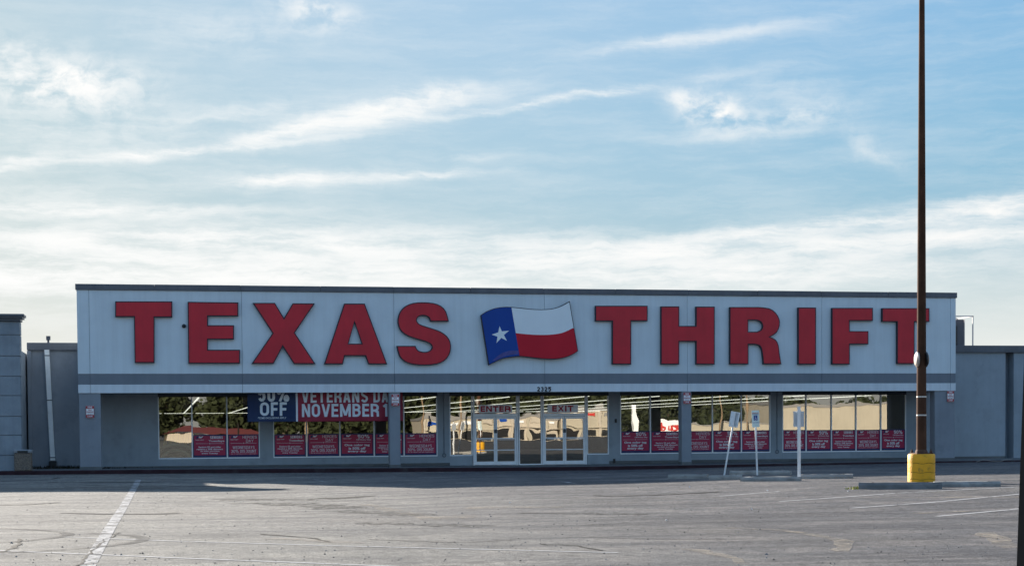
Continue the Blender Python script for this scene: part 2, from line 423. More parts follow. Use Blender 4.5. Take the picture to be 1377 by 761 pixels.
c0 = t.mix(t.ramp(lanes, .46, .64, 0, .75), c0, t.mix(fresh, (.105, .103, .102), (.062, .061, .066)))
c0 = t.mix(t.ramp(patch, .52, .68, 0, .60), c0, t.mix(fresh, (.09, .088, .085), (.075, .072, .074)))
c0 = t.mix(t.ramp(big, .54, .74, 0, .45), c0, (.25, .222, .185))
ravel = t.m('MULTIPLY', t.ramp(t.noise(pos, 3.2, 5, .75), .56, .66), t.ramp(patch, .40, .60, .10, .85))   # ravelled, stone-shedding places
c0 = t.mix(t.m('MULTIPLY', ravel, .7), c0, (.045, .043, .042))
f = t.ramp(fine, .30, .70, .62, 1.36); c0 = t.mix(1.0, c0, t.comb(f, f, f), 'MULTIPLY')
f = t.ramp(grit, .36, .64, .20, 1.80); c0 = t.mix(1.0, c0, t.comb(f, f, f), 'MULTIPLY')
wv = t.vm('ADD', pos, t.vm('MULTIPLY', t.comb(t.noise(pos, .9, 3), t.noise(t.vm('ADD', pos, (9, 3, 1)), .9, 3), 0.0), (1.6, 1.6, 0)))
cr = t.ramp(t.voro(wv, .22), .004, .018, 1.0, 0.0)
cr = t.m('MULTIPLY', cr, t.ramp(t.noise(pos, .16, 2), .50, .62))
cr2 = t.m('MULTIPLY', t.ramp(t.voro(wv, .85), .01, .03, 1.0, 0.0), t.ramp(t.noise(t.vm('ADD', pos, (40, 9, 0)), .22, 2), .56, .66))
c0 = t.mix(t.m('MULTIPLY', t.m('MAXIMUM', cr, cr2), .32), c0, (.03, .03, .03))
spots = t.ramp(t.voro(pos, .55, 'F1'), .05, .14, .55, 0.0)                       # oil drips
c0 = t.mix(t.m('MULTIPLY', spots, t.ramp(mid, .45, .6)), c0, (.05, .048, .046))
t.l.new(c0, b.inputs['Base Color']); b.inputs['Roughness'].default_value = .96; b.inputs['Specular IOR Level'].default_value = .10
bp = t.new('ShaderNodeBump'); bp.inputs['Strength'].default_value = .7; bp.inputs['Distance'].default_value = .012
t.l.new(t.m('ADD', t.m('MULTIPLY', grit, .6), fine), bp.inputs['Height']); t.l.new(bp.outputs[0], b.inputs['Normal'])

def worn(name, col, lo, hi, scale, rough=.9):
    """paint or dirt that has partly worn away (lets the asphalt show through)"""
    m = bpy.data.materials.new(name); m.use_nodes = True; t = NT(m.node_tree); b = t.n['Principled BSDF']
    pos = t.new('ShaderNodeNewGeometry').outputs['Position']
    n = t.m('MULTIPLY_ADD', t.noise(pos, scale*6, 4, .7), .45, t.m('MULTIPLY', t.noise(pos, scale, 5, .65), .55))
    f = t.ramp(t.noise(pos, 30, 3), .3, .7, .8, 1.15)
    t.l.new(t.mix(1.0, col, t.comb(f, f, f), 'MULTIPLY'), b.inputs['Base Color'])
    t.l.new(t.ramp(n, lo, hi, 0.0, 1.0), b.inputs['Alpha']); b.inputs['Roughness'].default_value = rough
    b.inputs['Specular IOR Level'].default_value = .1; return m
m_line = worn('line_paint_thick', (.40, .39, .38), .40, .54, 1.6)
m_line2 = worn('line_paint_faded', (.50, .48, .46), .40, .60, 1.3)
m_line3 = worn('line_paint_ghost', (.40, .38, .36), .44, .68, 1.2)
m_line4 = worn('line_paint_right', (.44, .43, .42), .34, .50, 1.8)
m_crack = worn('crack_tar', (.018, .017, .016), .36, .50, 3.5)
m_crack_stone = mat('dark_stone', (.06, .058, .055), .95)
m_ravel = worn('ravelled_asphalt', (.05, .048, .046), .46, .60, 5.0)
m_tyre = worn('tyre_rubber', (.06, .06, .06), .28, .75, 2.0)
m_dust = worn('pale_dust', (.36, .31, .25), .36, .74, 1.4)

# ------------------------------------------------------------------ ground
def frange(a, b, s):
    n = int(round((b-a)/s)); return [a+(b-a)*i/n for i in range(n+1)]
xs = [-4000, -1200, -400, -160, -80, -50]+frange(-32, 62, 1.0)+[75, 100, 160, 400, 1200, 4000]
ys = [-4000, -1200, -500, -300, -160, -100]+frange(-74, 8, 1.0)+[30, 90, 300, 1200, 4000]
vs = [(x, y, gz(x, y)) for y in ys for x in xs]; nx = len(xs)
g = MB().add(vs, [(j*nx+i, j*nx+i+1, (j+1)*nx+i+1, (j+1)*nx+i) for j in range(len(ys)-1) for i in range(nx-1)], m_asph, True)
tag(g.build('parking_lot'), kind='structure')

def strip(name, pts, wid, m, lift=.005, jag=0.0, seg=.4):
    """a flat strip that follows the ground along a polyline; wid a number or one width per point"""
    P = []; W = []
    ws = wid if isinstance(wid, (list, tuple)) else [wid]*len(pts)
    for i in range(len(pts)-1):
        (x0, y0), (x1, y1) = pts[i], pts[i+1]; n = max(1, int(math.hypot(x1-x0, y1-y0)/seg))
        for k in range(n):
            u = k/n; P.append((x0+(x1-x0)*u, y0+(y1-y0)*u)); W.append(ws[i]+(ws[i+1]-ws[i])*u)
    P.append(pts[-1]); W.append(ws[-1])
    if jag: P = [(x+random.uniform(-jag, jag), y+random.uniform(-jag, jag)) for x, y in P]
    vs = []
    for i, (x, y) in enumerate(P):
        a, c = P[max(0, i-1)], P[min(len(P)-1, i+1)]; dx, dy = c[0]-a[0], c[1]-a[1]; L = math.hypot(dx, dy) or 1
        w = W[i]*(random.uniform(.6, 1.25) if jag else 1)/2
        for s in (1, -1):
            X, Y = x-dy/L*w*s, y+dx/L*w*s; vs.append((X, Y, gz(X, Y)+lift))
    o = MB().add(vs, [(2*i+1, 2*i+3, 2*i+2, 2*i) for i in range(len(P)-1)], m).build(name)
    return tag(o, kind='structure')
def bend(pts, n=6):
    """smooths a polyline"""
    out = []
    for i in range(len(pts)-1):
        p0, p1, p2, p3 = pts[max(0, i-1)], pts[i], pts[i+1], pts[min(len(pts)-1, i+2)]
        for k in range(n):
            u = k/n
            out.append(tuple(.5*(2*p1[j]+(p2[j]-p0[j])*u+(2*p0[j]-5*p1[j]+4*p2[j]-p3[j])*u*u+(3*p1[j]-p0[j]-3*p2[j]+p3[j])*u**3) for j in (0, 1)))
    return out+[pts[-1]]
# the wide line that runs up to the store, and the angled stall lines either side
strip('painted_line', [(2.50, -10.1), (2.50, -56)], .19, m_line)
for pts, wd, m in [
    ([(1.9, -43.5), (3.51, -45.0), (5.86, -46.9), (9.2, -49.3)], .09, m_line4),
    ([(.6, -45.8), (3.5, -48.4), (7.0, -51.4)], .09, m_line4),
    ([(2.64, -40.7), (4.94, -42.8), (7.1, -44.5), (9.1, -45.8)], .10, m_line3),
    ([(3.0, -38.2), (9.0, -43.0)], .10, m_line3), ([(5.9, -36.3), (10.0, -39.6)], .10, m_line3),
    ([(-3.5, -43.0), (1.5, -47.2)], .10, m_line3),
    ([(15.9, -33.7), (17.9, -32.3)], .10, m_line4), ([(15.4, -30.9), (17.7, -29.4)], .10, m_line2), ([(18.6, -31.4), (19.6, -30.7)], .10, m_line2), ([(16.3, -36.5), (19.7, -34.7), (23.5, -33.4)], .11, m_line4),
    ([(16.7, -39.4), (19.0, -38.15), (22.6, -35.8)], .12, m_line4), ([(17.0, -42.5), (19.5, -40.8), (22.6, -38.6)], .12, m_line4),
    ([(15.6, -29.9), (17.9, -29.3)], .10, m_line3), ([(23.3, -33.6), (24.3, -35.6)], .10, m_line2),
    ([(8.52, -11.8), (8.54, -15.7)], .10, m_line2), ([(15.7, -6.5), (14.95, -14.8)], .09, m_line3),
    ([(15.2, -15.7), (15.0, -18.3)], .10, m_line3), ([(15.1, -20.6), (15.05, -23.3)], .12, m_line2),
    ([(14.9, -24.3), (19.0, -21.2)], .10, m_line3), ([(17.0, -24.4), (20.5, -21.2)], .10, m_line3),
    ([(-.6, -9.0), (-.8, -14.0)], .07, m_line3), ([(28.0, -24.0), (34.0, -20.5)], .10, m_line3)]:
    strip('painted_line', pts, wd, m)
# cracks and patch edges
for pts, wd in [([(-2.5, -30.9), (-.3, -30.4), (.2, -30.3), (1.0, -29.3)], .16), ([(1.3, -34.8), (1.9, -35.2), (2.2, -35.5), (3.2, -35.6), (3.7, -35.2)], .24),
    ([(4.6, -27.4), (5.4, -27.7), (7.7, -28.8), (8.4, -28.4)], .14), ([(7.2, -28.5), (7.9, -28.6), (8.5, -28.2)], .34),
    ([(13.4, -32.0), (13.8, -32.5), (15.1, -32.35), (16.7, -31.6)], .20),
    ([(3.2, -28.3), (4.2, -28.6), (4.9, -28.5)], .08), ([(2.66, -42.6), (2.5, -45.2), (2.42, -47.6), (2.36, -49.5)], .035),
    ([(1.25, -43.7), (1.35, -45.5), (1.25, -46.6)], .07), ([(8.6, -47.4), (9.0, -47.9), (9.1, -48.9)], .07), ([(9.6, -46.2), (10.6, -46.9), (11.4, -47.2)], .05),
    ([(4.9, -43.7), (5.5, -44.8), (5.8, -46.0)], .06), ([(6.4, -45.6), (7.6, -46.6), (8.4, -46.4)], .05), ([(10.2, -43.2), (11.6, -42.6), (13.0, -43.0)], .04),
    ([(-.5, -12.0), (1.0, -12.6), (3.0, -12.9)], .22), ([(1.0, -16.0), (3.4, -16.8), (5.0, -16.6)], .25), ([(-2.0, -18.4), (1.2, -19.2), (3.4, -18.9)], .22),
    ([(-3.0, -9.6), (-.9, -9.4), (-.4, -6.5)], .12), ([(.4, -17.6), (5.6, -19.0)], .14)]:
    strip('asphalt_crack', bend(pts, 4), wd, m_crack, .007, jag=.05, seg=.25)
for pts, wd in [([(4.8, -27.9), (6.6, -29.0), (8.2, -29.0)], .7), ([(5.4, -30.0), (6.6, -32.0), (7.2, -34.6)], 1.1), ([(7.0, -35.6), (8.2, -38.6)], .8), ([(1.6, -35.3), (3.6, -35.5)], .45),
                ([(-2.4, -30.6), (.4, -30.3)], .5), ([(6.8, -41.0), (8.6, -42.8)], .7), ([(10.2, -38.8), (12.4, -40.2)], .6)]:
    strip('ravelled_patch', bend(pts, 6), wd, m_ravel, .006, jag=.12, seg=.2)
for pts in ([(-.4, -40.0), (.67, -40.7), (1.47, -41.5), (1.9, -42.7), (1.65, -43.8), (.9, -44.7), (-.6, -45.4)],
            [(2.2, -42.6), (2.75, -43.2), (3.08, -44.1), (2.95, -45.2), (2.3, -46.2), (1.2, -46.8), (-.2, -47.2)]):
    strip('tyre_mark', bend(pts, 6), .20, m_tyre, .009)
for pts, wd in [([(7.8, -32.5), (8.05, -36.6), (8.2, -40.2)], .35), ([(10.2, -48.8), (10.35, -49.9), (10.2, -51.5)], .22), ([(12.3, -44.6), (13.0, -45.6), (12.8, -48.2), (12.0, -50.0)], .24),
                ([(8.2, -39.6), (9.2, -39.4)], .9), ([(9.6, -36.0), (11.4, -36.9)], .9), ([(5.0, -44.9), (6.2, -46.4)], .35), ([(14.4, -50.0), (15.6, -47.0)], .3),
                ([(17.0, -41.5), (18.6, -41.0)], .30), ([(18.4, -35.9), (21.5, -37.2)], .35)]:
    strip('dust_streak', bend(pts, 4), wd, m_dust, .006, jag=.06)

# sidewalk slab and its red kerb
XS = frange(-30, 60, 1.0)
vs = []; fs = []
for i, x in enumerate(XS):
    z = tab(TS, x); vs += [(x, -1.36, z-.004), (x, 2.62, z+.012)]
sw = MB().add(vs, [(2*i, 2*i+2, 2*i+3, 2*i+1) for i in range(len(XS)-1)], m_walk, True)
tag(sw.build('sidewalk'), kind='structure')
kb = MB()
prof = lambda x: [(x, -1.50, gz(x, -1.5)-.12), (x, -1.49, tab(TS, x)-.02), (x, -1.47, tab(TS, x)), (x, -1.35, tab(TS, x))]
vs = [p for x in XS for p in prof(x)]
kb.add(vs, [(4*i+k, 4*i+4+k, 4*i+5+k, 4*i+1+k) for i in range(len(XS)-1) for k in range(3)], m_kerbred)
tag(kb.build('kerb'), kind='structure')

# ------------------------------------------------------------------ the store
WY = 2.55                      # plane of the shop windows, behind the canopy front at y = 0
store = tag(empty('store_building', (19.35, 0, 0)), 'long grey thrift store with a tall sign fascia over its glazed shopfront', 'store')
def P(mb, name, parent=None):  # part of the store: geometry is written in world metres
    o = mb.build(name); p = parent or store
    o.parent = p
    if p is store: o.location = (-19.35, 0, 0)
    return o
J = [0.0, .48, 6.63, 13.0, 19.53, 25.96, 32.24, 38.45, 38.71]
G = .007
P(MB().box(.03, 38.68, .04, 2.52, 3.42, 7.62, m_joint), 'fascia_core')
for i in range(8):
    a, c = J[i]+(G if i else 0), J[i+1]-(G if i < 7 else 0)
    ya = 2.54 if i in (0, 7) else .12                  # the end bays wrap round the corner
    x0, x1 = (a, c)
    P(MB().box(x0, x1, 0, .10 if True else 0, 4.05, 7.46, m_field, .004), 'fascia_panel')
    P(MB().box(x0, x1, .012, .10, 3.617, 4.043, m_band, .003), 'band_panel')
    P(MB().box(x0, x1, -.012, .10, 3.262, 3.61, m_lip, .006), 'canopy_edge_panel')
for xa, xb in ((0.0, .04), (38.67, 38.71)):            # end faces of the canopy and fascia
    P(MB().box(xa, xb, .102, 2.53, 4.05, 7.46, m_field), 'fascia_end_panel')
    P(MB().box(xa, xb, .102, 2.53, 3.617, 4.043, m_band), 'band_end_panel')
    P(MB().box(xa, xb, .102, 2.53, 3.262, 3.61, m_lip), 'canopy_end_panel')
cx = [-.05, 3.1, 6.6, 9.9, 13.0, 16.3, 19.5, 22.7, 26.0, 29.2, 32.2, 35.4, 38.76]
for i in range(12):
    P(MB().box(cx[i]+(.003 if i else 0), cx[i+1]-.003, -.055, 2.6, 7.462, 7.70+.004*(i % 2), m_coping, .012), 'coping')
P(MB().box(.05, 38.66, .11, 2.54, 3.55, 3.60, m_soffit), 'soffit')
# piers, bulkheads and the strip above the windows
OPEN = [(3.16, 7.45), (8.03, 15.23), (15.78, 23.06), (23.6, 30.77), (31.35, 37.49)]
edges = [0.02]+[v for o in OPEN for v in o]+[38.69]
for i in range(0, len(edges), 2):
    P(MB().box(edges[i], edges[i+1], WY, WY+.3, -.2, 3.70, m_wall), 'pier')
for k, (a, c) in enumerate(OPEN):
    P(MB().box(a, c, WY+.002, WY+.3, 3.20, 3.70, m_soffit), 'lintel')  # dark colour stands for the soffit's shade on the lintel
    if k != 2: P(MB().box(a, c, WY-.012, WY+.3, -.2, .50, m_wall), 'bulkhead')
P(MB().box(15.78, 16.80, WY-.012, WY+.3, -.2, .50, m_wall), 'bulkhead')
P(MB().box(22.05, 23.06, WY-.012, WY+.3, -.2, .50, m_wall), 'bulkhead')
for xa, xb in ((.9, 15.77), (23.07, 37.68)):
    P(MB().box(xa, xb, WY-.035, WY-.012, -.2, .205, m_walk, .004), 'base_course')
# columns at the canopy front
for a, c in ((.02, .88), (12.77, 13.23), (25.70, 26.15), (37.70, 38.69)):
    P(MB().box(a, c, .03, .53, -.2, 3.58, m_wall2, .015), 'column')
    P(MB().box(a-.015, c+.015, .015, .545, -.2, tab(TS, (a+c)/2)+.11, m_walk), 'column_base')
# shell: side walls, back, roof, so the shop is a closed dark room
P(MB().box(.02, .3, WY+.3, 66, -.2, 5.2, m_wall), 'side_wall'); P(MB().box(38.4, 38.69, WY+.3, 66, -.2, 5.2, m_wall), 'side_wall')
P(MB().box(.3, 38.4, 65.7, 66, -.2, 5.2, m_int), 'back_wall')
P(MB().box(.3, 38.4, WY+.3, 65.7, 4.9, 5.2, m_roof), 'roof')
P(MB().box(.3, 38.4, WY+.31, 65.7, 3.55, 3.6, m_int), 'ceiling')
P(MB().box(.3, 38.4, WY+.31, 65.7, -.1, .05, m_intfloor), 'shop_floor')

def window(x0, x1, mull, z0=.52, z1=3.17):
    """a run of shop glazing: frame, mullions between, one pane each"""
    y = WY+.05
    f = MB(); f.box(x0, x1, y-.05, y+.05, z0-.02, z0+.03, m_alu); f.box(x0, x1, y-.05, y+.05, z1-.02, z1+.03, m_alu_dk)
    f.box(x0, x0+.04, y-.048, y+.05, z0+.03, z1-.02, m_alu); f.box(x1-.04, x1, y-.048, y+.05, z0+.03, z1-.02, m_alu)
    win = P(f, 'window')
    ee = [x0+.02]+mull+[x1-.02]
    for xm in mull: MB().box(xm-.026, xm+.026, y-.055, y+.05, z0+.03, z1-.02, m_alu).build('mullion', win)
    for a, c in zip(ee[:-1], ee[1:]):
        cxp, hw, hz = (a+c)/2, (c-a)/2-.012, (z1-z0)/2
        p = MB().add([(-hw, 0, -hz), (hw, 0, -hz), (hw, 0, hz), (-hw, 0, hz)], [(0, 1, 2, 3)], m_glass).build('pane', win)
        p.location = (cxp, y+.004, (z0+z1)/2); p.rotation_euler = (random.uniform(-.0006, .0006), 0, random.uniform(-.0006, .0006))
    return win
window(3.16, 7.45, [4.58, 6.06]); window(8.03, 15.23, [9.47, 10.92, 12.42, 13.74])
window(23.6, 30.77, [25.02, 26.5, 27.97, 29.36]); window(31.35, 37.49, [32.51, 33.76, 34.98, 36.22])
# the entrance: side lights, transoms, two pairs of doors
window(15.78, 16.80, []); window(22.05, 23.06, [])
def pane(x0, x1, z0, z1, parent, y=WY+.054):
    p = MB().add([(-(x1-x0)/2, 0, -(z1-z0)/2), ((x1-x0)/2, 0, -(z1-z0)/2), ((x1-x0)/2, 0, (z1-z0)/2), (-(x1-x0)/2, 0, (z1-z0)/2)], [(0, 1, 2, 3)], m_glass).build('pane', parent)
    p.location = ((x0+x1)/2, y, (z0+z1)/2); p.rotation_euler = (random.uniform(-.0009, .0009), 0, random.uniform(-.0009, .0009))
    return p
y = WY+.05
f = MB(); f.box(18.90, 18.95, y-.06, y+.05, .07, 3.15, m_alu); f.box(19.92, 19.97, y-.06, y+.05, .07, 3.15, m_alu)
f.box(18.95, 19.92, y-.05, y+.05, .05, .12, m_alu); f.box(18.95, 19.92, y-.05, y+.05, 3.15, 3.2, m_alu_dk)
sl = P(f, 'side_light'); pane(18.95, 19.92, .12, 3.15, sl)
for x0, x1 in ((16.83, 18.87), (19.99, 22.03)):
    f = MB(); f.box(x0, x0+.07, y-.07, y+.06, .05, 3.15, m_alu, .006); f.box(x1-.07, x1, y-.07, y+.06, .05, 3.15, m_alu, .006)
    f.box(x0+.07, x1-.07, y-.075, y+.06, 2.23, 2.36, m_alu, .006); f.box(x0+.07, x1-.07, y-.05, y+.06, 3.15, 3.2, m_alu_dk)
    f.box(x0+.07, x1-.07, y-.07, y+.06, .04, .075, m_alu)
    d = P(f, 'door_frame'); pane(x0+.07, x1-.07, 2.36, 3.15, d)
    xm = (x0+x1)/2
    for a, c, hinge in ((x0+.08, xm-.005, 0), (xm+.005, x1-.08, 1)):
        lf = MB(); lf.box(a, a+.075, y-.045, y+.02, .09, 2.22, m_alu, .006); lf.box(c-.075, c, y-.045, y+.02, .09, 2.22, m_alu, .006)
        lf.box(a+.075, c-.075, y-.043, y+.02, 2.12, 2.22, m_alu); lf.box(a+.075, c-.075, y-.043, y+.02, .09, .24, m_alu)
        lf.box(a+.075, c-.075, y-.05, y+.02, .725, .765, m_alu); lf.box(a+.075, c-.075, y-.06, y+.02, 1.235, 1.285, m_alu)
        lf.build('door_leaf', d)
        for z0, z1 in ((.24, .725), (.765, 1.235), (1.285, 2.12)): pane(a+.075, c-.075, z0, z1, d, y-.01)
        ph = MB(); hx = c-.10 if hinge == 0 else a+.10
        ph.tube([(a+.12, y-.05, 1.20), (a+.12, y-.10, 1.20), (c-.12, y-.10, 1.20), (c-.12, y-.05, 1.20)], .012, m_alu, 6); ph.build('handle', d)
    MB().box(xm-.06, xm+.06, y-.085, y-.047, 1.50, 1.66, m_hvac, .008).build('lock_box', d)
# conduits and small boxes on the piers
for xc, z1 in ((15.52, 3.5), (31.08, 3.5)):
    c = MB(); c.tube([(xc, WY-.025, .62), (xc, WY-.025, z1)], .018, m_band, 8); c.build('conduit')
    o = COL.objects[-1]; o.parent = store; o.location = (-19.35, 0, 0)
    r = MB(); n = 14; r.tube([(xc+.075*math.cos(2*math.pi*k/n), WY-.03, .54+.075*math.sin(2*math.pi*k/n)) for k in range(n+1)], .014, m_coping, 6)
    P(r, 'hose_ring')
P(MB().box(23.34, 23.43, WY-.06, WY, 1.93, 2.10, m_black, .008), 'wall_box')
P(MB().box(23.25, 23.34, WY-.10, WY-.012, .12, .30, m_black, .01), 'wall_box')

# fluorescent rows and racks inside
for i in range(11):
    x = 1.4+i*3.5
    mb = MB(); yy = 3.6+(i % 3)*.5
    while yy < 62.0:
        mb.box(x-.035, x+.035, yy, yy+2.35, 3.13, 3.16, m_tube); yy += 2.45
    tag(mb.build('light_row'), 'lit fluorescent row over the %s, running back' % ('left end', 'leftmost window', 'pier left of the banner', 'blue banner half', 'red banner half', 'column at the banner end', 'left doors', 'right doors', 'first posters right of the exit', 'column right of the exit', 'last window')[i], 'ceiling light', 'fluorescent rows inside the store')
mb = MB(); xx = 1.0
while xx < 37.6:
    mb.box(xx, xx+2.2, 62.3, 62.45, 3.13, 3.16, m_tube); xx += 2.4
tag(mb.build('light_row'), 'lit fluorescent row crossing the far end of the store', 'ceiling light', 'fluorescent rows inside the store')
# striped display in the left window
dsp = tag(empty('window_display', (3.9, WY+.9, .05)), 'black and cream striped display of hoops standing in the leftmost shop window', 'display')
b = MB()
for k, (rr, mm) in enumerate(((.95, m_stripe1), (.78, m_black), (.62, m_stripe1), (.46, m_black))):
    n = 20; b.tube([(rr*math.cos(math.pi*q/n), .02*k, .35+rr*.75*math.sin(math.pi*q/n)) for q in range(n+1)], .075, mm, 8)
b.build('hoop', dsp)
b = MB()
for k in range(7):
    xk = -.55+k*.22; b.add([(xk, .3, .9), (xk+.13, .3, .9), (xk+.20, .3, 1.5+.12*(k % 2)), (xk+.05, .3, 1.55)], [(0, 1, 2, 3)], m_stripe2)
    b.add([(xk, .31, .9), (xk+.13, .31, .9), (xk+.20, .31, 1.5), (xk+.05, .31, 1.55)], [(3, 2, 1, 0)], m_stripe2)
b.build('pennants', dsp)
MB().box(-.75, .75, -.1, .5, 0, .35, m_black).build('plinth', dsp)

# ------------------------------------------------------------------ channel letters and the flag
LETTERS = [
   ('T', 'TEXAS', [(1.528, 6.994), (3.814, 7.013), (3.805, 6.356), (3.091, 6.352), (3.064, 4.49), (2.266, 4.489), (2.268, 6.364), (1.518, 6.359)], None) ,
   ('E', 'TEXAS', [(4.434, 7.0), (6.495, 6.99), (6.487, 6.418), (5.251, 6.41), (5.246, 6.044), (6.305, 6.05), (6.297, 5.46), (5.238, 5.456), (5.232, 5.036), (6.54, 5.04), (6.532, 4.466), (4.425, 4.464)], None) ,
   ('X', 'TEXAS', [(7.08, 6.977), (7.998, 6.985), (8.366, 6.358), (8.733, 6.972), (9.66, 6.98), (8.808, 5.748), (9.657, 4.45), (8.756, 4.45), (8.298, 5.17), (7.913, 4.458), (7.003, 4.457), (7.884, 5.726)], None) ,
   ('A', 'TEXAS', [(10.882, 6.981), (11.748, 6.988), (12.675, 4.443), (11.876, 4.443), (11.752, 4.788), (10.885, 4.787), (10.8, 4.442), (10.01, 4.441)], [(11.311, 6.222), (11.602, 5.306), (11.046, 5.305)]) ,
   ('S', 'TEXAS', [(15.329, 6.254), (14.531, 6.249), (14.514, 6.311), (14.483, 6.385), (14.431, 6.436), (14.362, 6.472), (14.271, 6.493), (14.176, 6.495), (14.091, 6.475), (14.021, 6.438), (13.976, 6.382), (13.955, 6.318), (13.964, 6.257), (14.003, 6.198), (14.066, 6.146), (14.172, 6.095), (14.351, 6.038), (14.561, 5.977), (14.77, 5.911), (14.966, 5.834), (15.125, 5.736), (15.25, 5.627), (15.334, 5.511), (15.386, 5.386), (15.411, 5.248), (15.408, 5.104), (15.38, 4.961), (15.324, 4.823), (15.236, 4.693), (15.118, 4.581), (14.972, 4.501), (14.79, 4.444), (14.559, 4.41), (14.302, 4.396), (14.03, 4.401), (13.775, 4.428), (13.575, 4.479), (13.412, 4.555), (13.284, 4.657), (13.188, 4.795), (13.12, 5.022), (13.08, 5.218), (13.888, 5.221), (13.919, 5.145), (13.967, 5.061), (14.028, 5.016), (14.105, 4.989), (14.203, 4.969), (14.307, 4.965), (14.407, 4.985), (14.495, 5.022), (14.559, 5.077), (14.593, 5.143), (14.583, 5.212), (14.538, 5.279), (14.464, 5.333), (14.352, 5.382), (14.183, 5.432), (13.988, 5.485), (13.781, 5.548), (13.584, 5.62), (13.427, 5.705), (13.303, 5.802), (13.22, 5.915), (13.169, 6.041), (13.139, 6.184), (13.139, 6.337), (13.173, 6.5), (13.239, 6.656), (13.344, 6.789), (13.476, 6.898), (13.628, 6.976), (13.8, 7.028), (13.995, 7.056), (14.206, 7.063), (14.433, 7.059), (14.652, 7.035), (14.836, 6.99), (14.992, 6.917), (15.12, 6.813), (15.218, 6.67), (15.288, 6.447)], None) ,
   ('T', 'THRIFT', [(21.759, 6.975), (24.116, 6.993), (24.112, 6.325), (23.369, 6.321), (23.359, 4.441), (22.501, 4.44), (22.512, 6.306), (21.755, 6.302)], None) ,
   ('H', 'THRIFT', [(24.714, 6.969), (25.552, 6.976), (25.549, 6.126), (26.311, 6.13), (26.315, 6.972), (27.18, 6.979), (27.171, 4.443), (26.305, 4.443), (26.309, 5.438), (25.546, 5.435), (25.541, 4.442), (24.703, 4.442)], None) ,
   ('R', 'THRIFT', [(27.869, 6.965), (29.205, 6.975), (29.439, 6.96), (29.71, 6.922), (29.882, 6.842), (30.013, 6.733), (30.117, 6.596), (30.185, 6.447), (30.209, 6.305), (30.194, 6.16), (30.148, 6.0), (30.062, 5.853), (29.901, 5.737), (29.758, 5.66), (29.876, 5.613), (30.01, 5.537), (30.089, 5.434), (30.142, 5.298), (30.17, 5.12), (30.192, 4.915), (30.235, 4.661), (30.272, 4.455), (29.421, 4.454), (29.398, 4.715), (29.362, 5.009), (29.319, 5.169), (29.251, 5.267), (29.118, 5.311), (28.999, 5.323), (28.737, 5.322), (28.735, 4.454), (27.861, 4.453)], [(28.73, 6.39), (29.123, 6.393), (29.219, 6.361), (29.325, 6.308), (29.377, 6.228), (29.395, 6.136), (29.376, 6.044), (29.324, 5.964), (29.218, 5.915), (29.122, 5.887), (28.729, 5.885)]) ,
   ('I', 'THRIFT', [(31.06, 6.97), (31.907, 6.976), (31.904, 4.446), (31.055, 4.446)], None) ,
   ('F', 'THRIFT', [(32.656, 6.963), (34.618, 6.978), (34.618, 6.397), (33.51, 6.39), (33.51, 5.936), (34.4, 5.94), (34.4, 5.349), (33.51, 5.346), (33.509, 4.447), (32.653, 4.447)], None) ,
   ('T', 'THRIFT', [(35.054, 6.971), (37.351, 6.988), (37.351, 6.367), (36.628, 6.363), (36.63, 4.472), (35.779, 4.472), (35.779, 6.358), (35.054, 6.354)], None) ,
]
FLAG_TOP = [(16.703, 6.527), (16.982, 6.704), (17.341, 6.834), (17.7, 6.885), (18.051, 6.887), (18.51, 6.847), (18.961, 6.806), (19.369, 6.796), (19.777, 6.825), (20.096, 6.903), (20.371, 7.024), (20.613, 7.159)]
FLAG_BOTTOM = [(17.03, 4.398), (17.367, 4.565), (17.638, 4.675), (17.953, 4.733), (18.381, 4.778), (18.765, 4.743), (19.218, 4.691), (19.626, 4.665), (20.036, 4.67), (20.401, 4.736), (20.721, 4.857), (20.974, 5.012)]
FLAG_MIDDLE = [(18.222, 5.776), (18.637, 5.734), (19.134, 5.705), (19.633, 5.707), (20.089, 5.754), (20.408, 5.843), (20.798, 6.031)]
FLAG_STAR = [(17.514, 6.067), (17.615, 5.848), (17.926, 5.876), (17.7, 5.69), (17.832, 5.445), (17.591, 5.567), (17.374, 5.347), (17.421, 5.619), (17.175, 5.706), (17.454, 5.804)]
ORD = {'TEXAS': ['first letter of the left word', 'second letter of the left word', 'third letter of the left word', 'fourth letter of the left word', 'last letter of the left word'],
       'THRIFT': ['first letter of the right word', 'second letter of the right word', 'third letter of the right word', 'fourth letter of the right word', 'fifth letter of the right word', 'last letter, partly behind the light pole']}
cnt = {'TEXAS': 0, 'THRIFT': 0}
for ch, word, out, hole in LETTERS:
    x0 = min(p[0] for p in out); z0 = min(p[1] for p in out)
    L = tag(empty('sign_letter', (x0, 0, z0)), 'red letter %s with black edges on the fascia, %s' % (ch, ORD[word][cnt[word]]), 'sign letter', 'red sign letters on the fascia'); cnt[word] += 1
    loc = lambda pl: [(x-x0, z-z0) for x, z in pl]
    o, h = loc(out), loc(hole) if hole else None
    MB().prism(o, -.150, -.020, m_trim, h).build('letter_return', L)
    MB().prism(inset(o, .042), -.156, -.151, m_red, [q for q in inset(h, -.036)] if h else None).build('letter_face', L)
fx, fz = FLAG_BOTTOM[0][0], FLAG_BOTTOM[0][1]
flag = tag(empty('flag_sign', (19, 0, fz)), 'waving state flag sign, blue with one white star, white over red, between the two words', 'flag sign')
fl = lambda pl: [(x-19, z-fz) for x, z in pl]
def dense(pl):
    return bend(pl, 4)
T_, B_, M_ = dense(fl(FLAG_TOP)), dense(fl(FLAG_BOTTOM)), dense(fl(FLAG_MIDDLE))
outline = T_+B_[::-1]
MB().prism(outline, -.19, -.02, m_trim).build('flag_cabinet', flag)
it = inset(outline, .03); ti = it[:len(T_)]; bi = it[len(T_):][::-1]
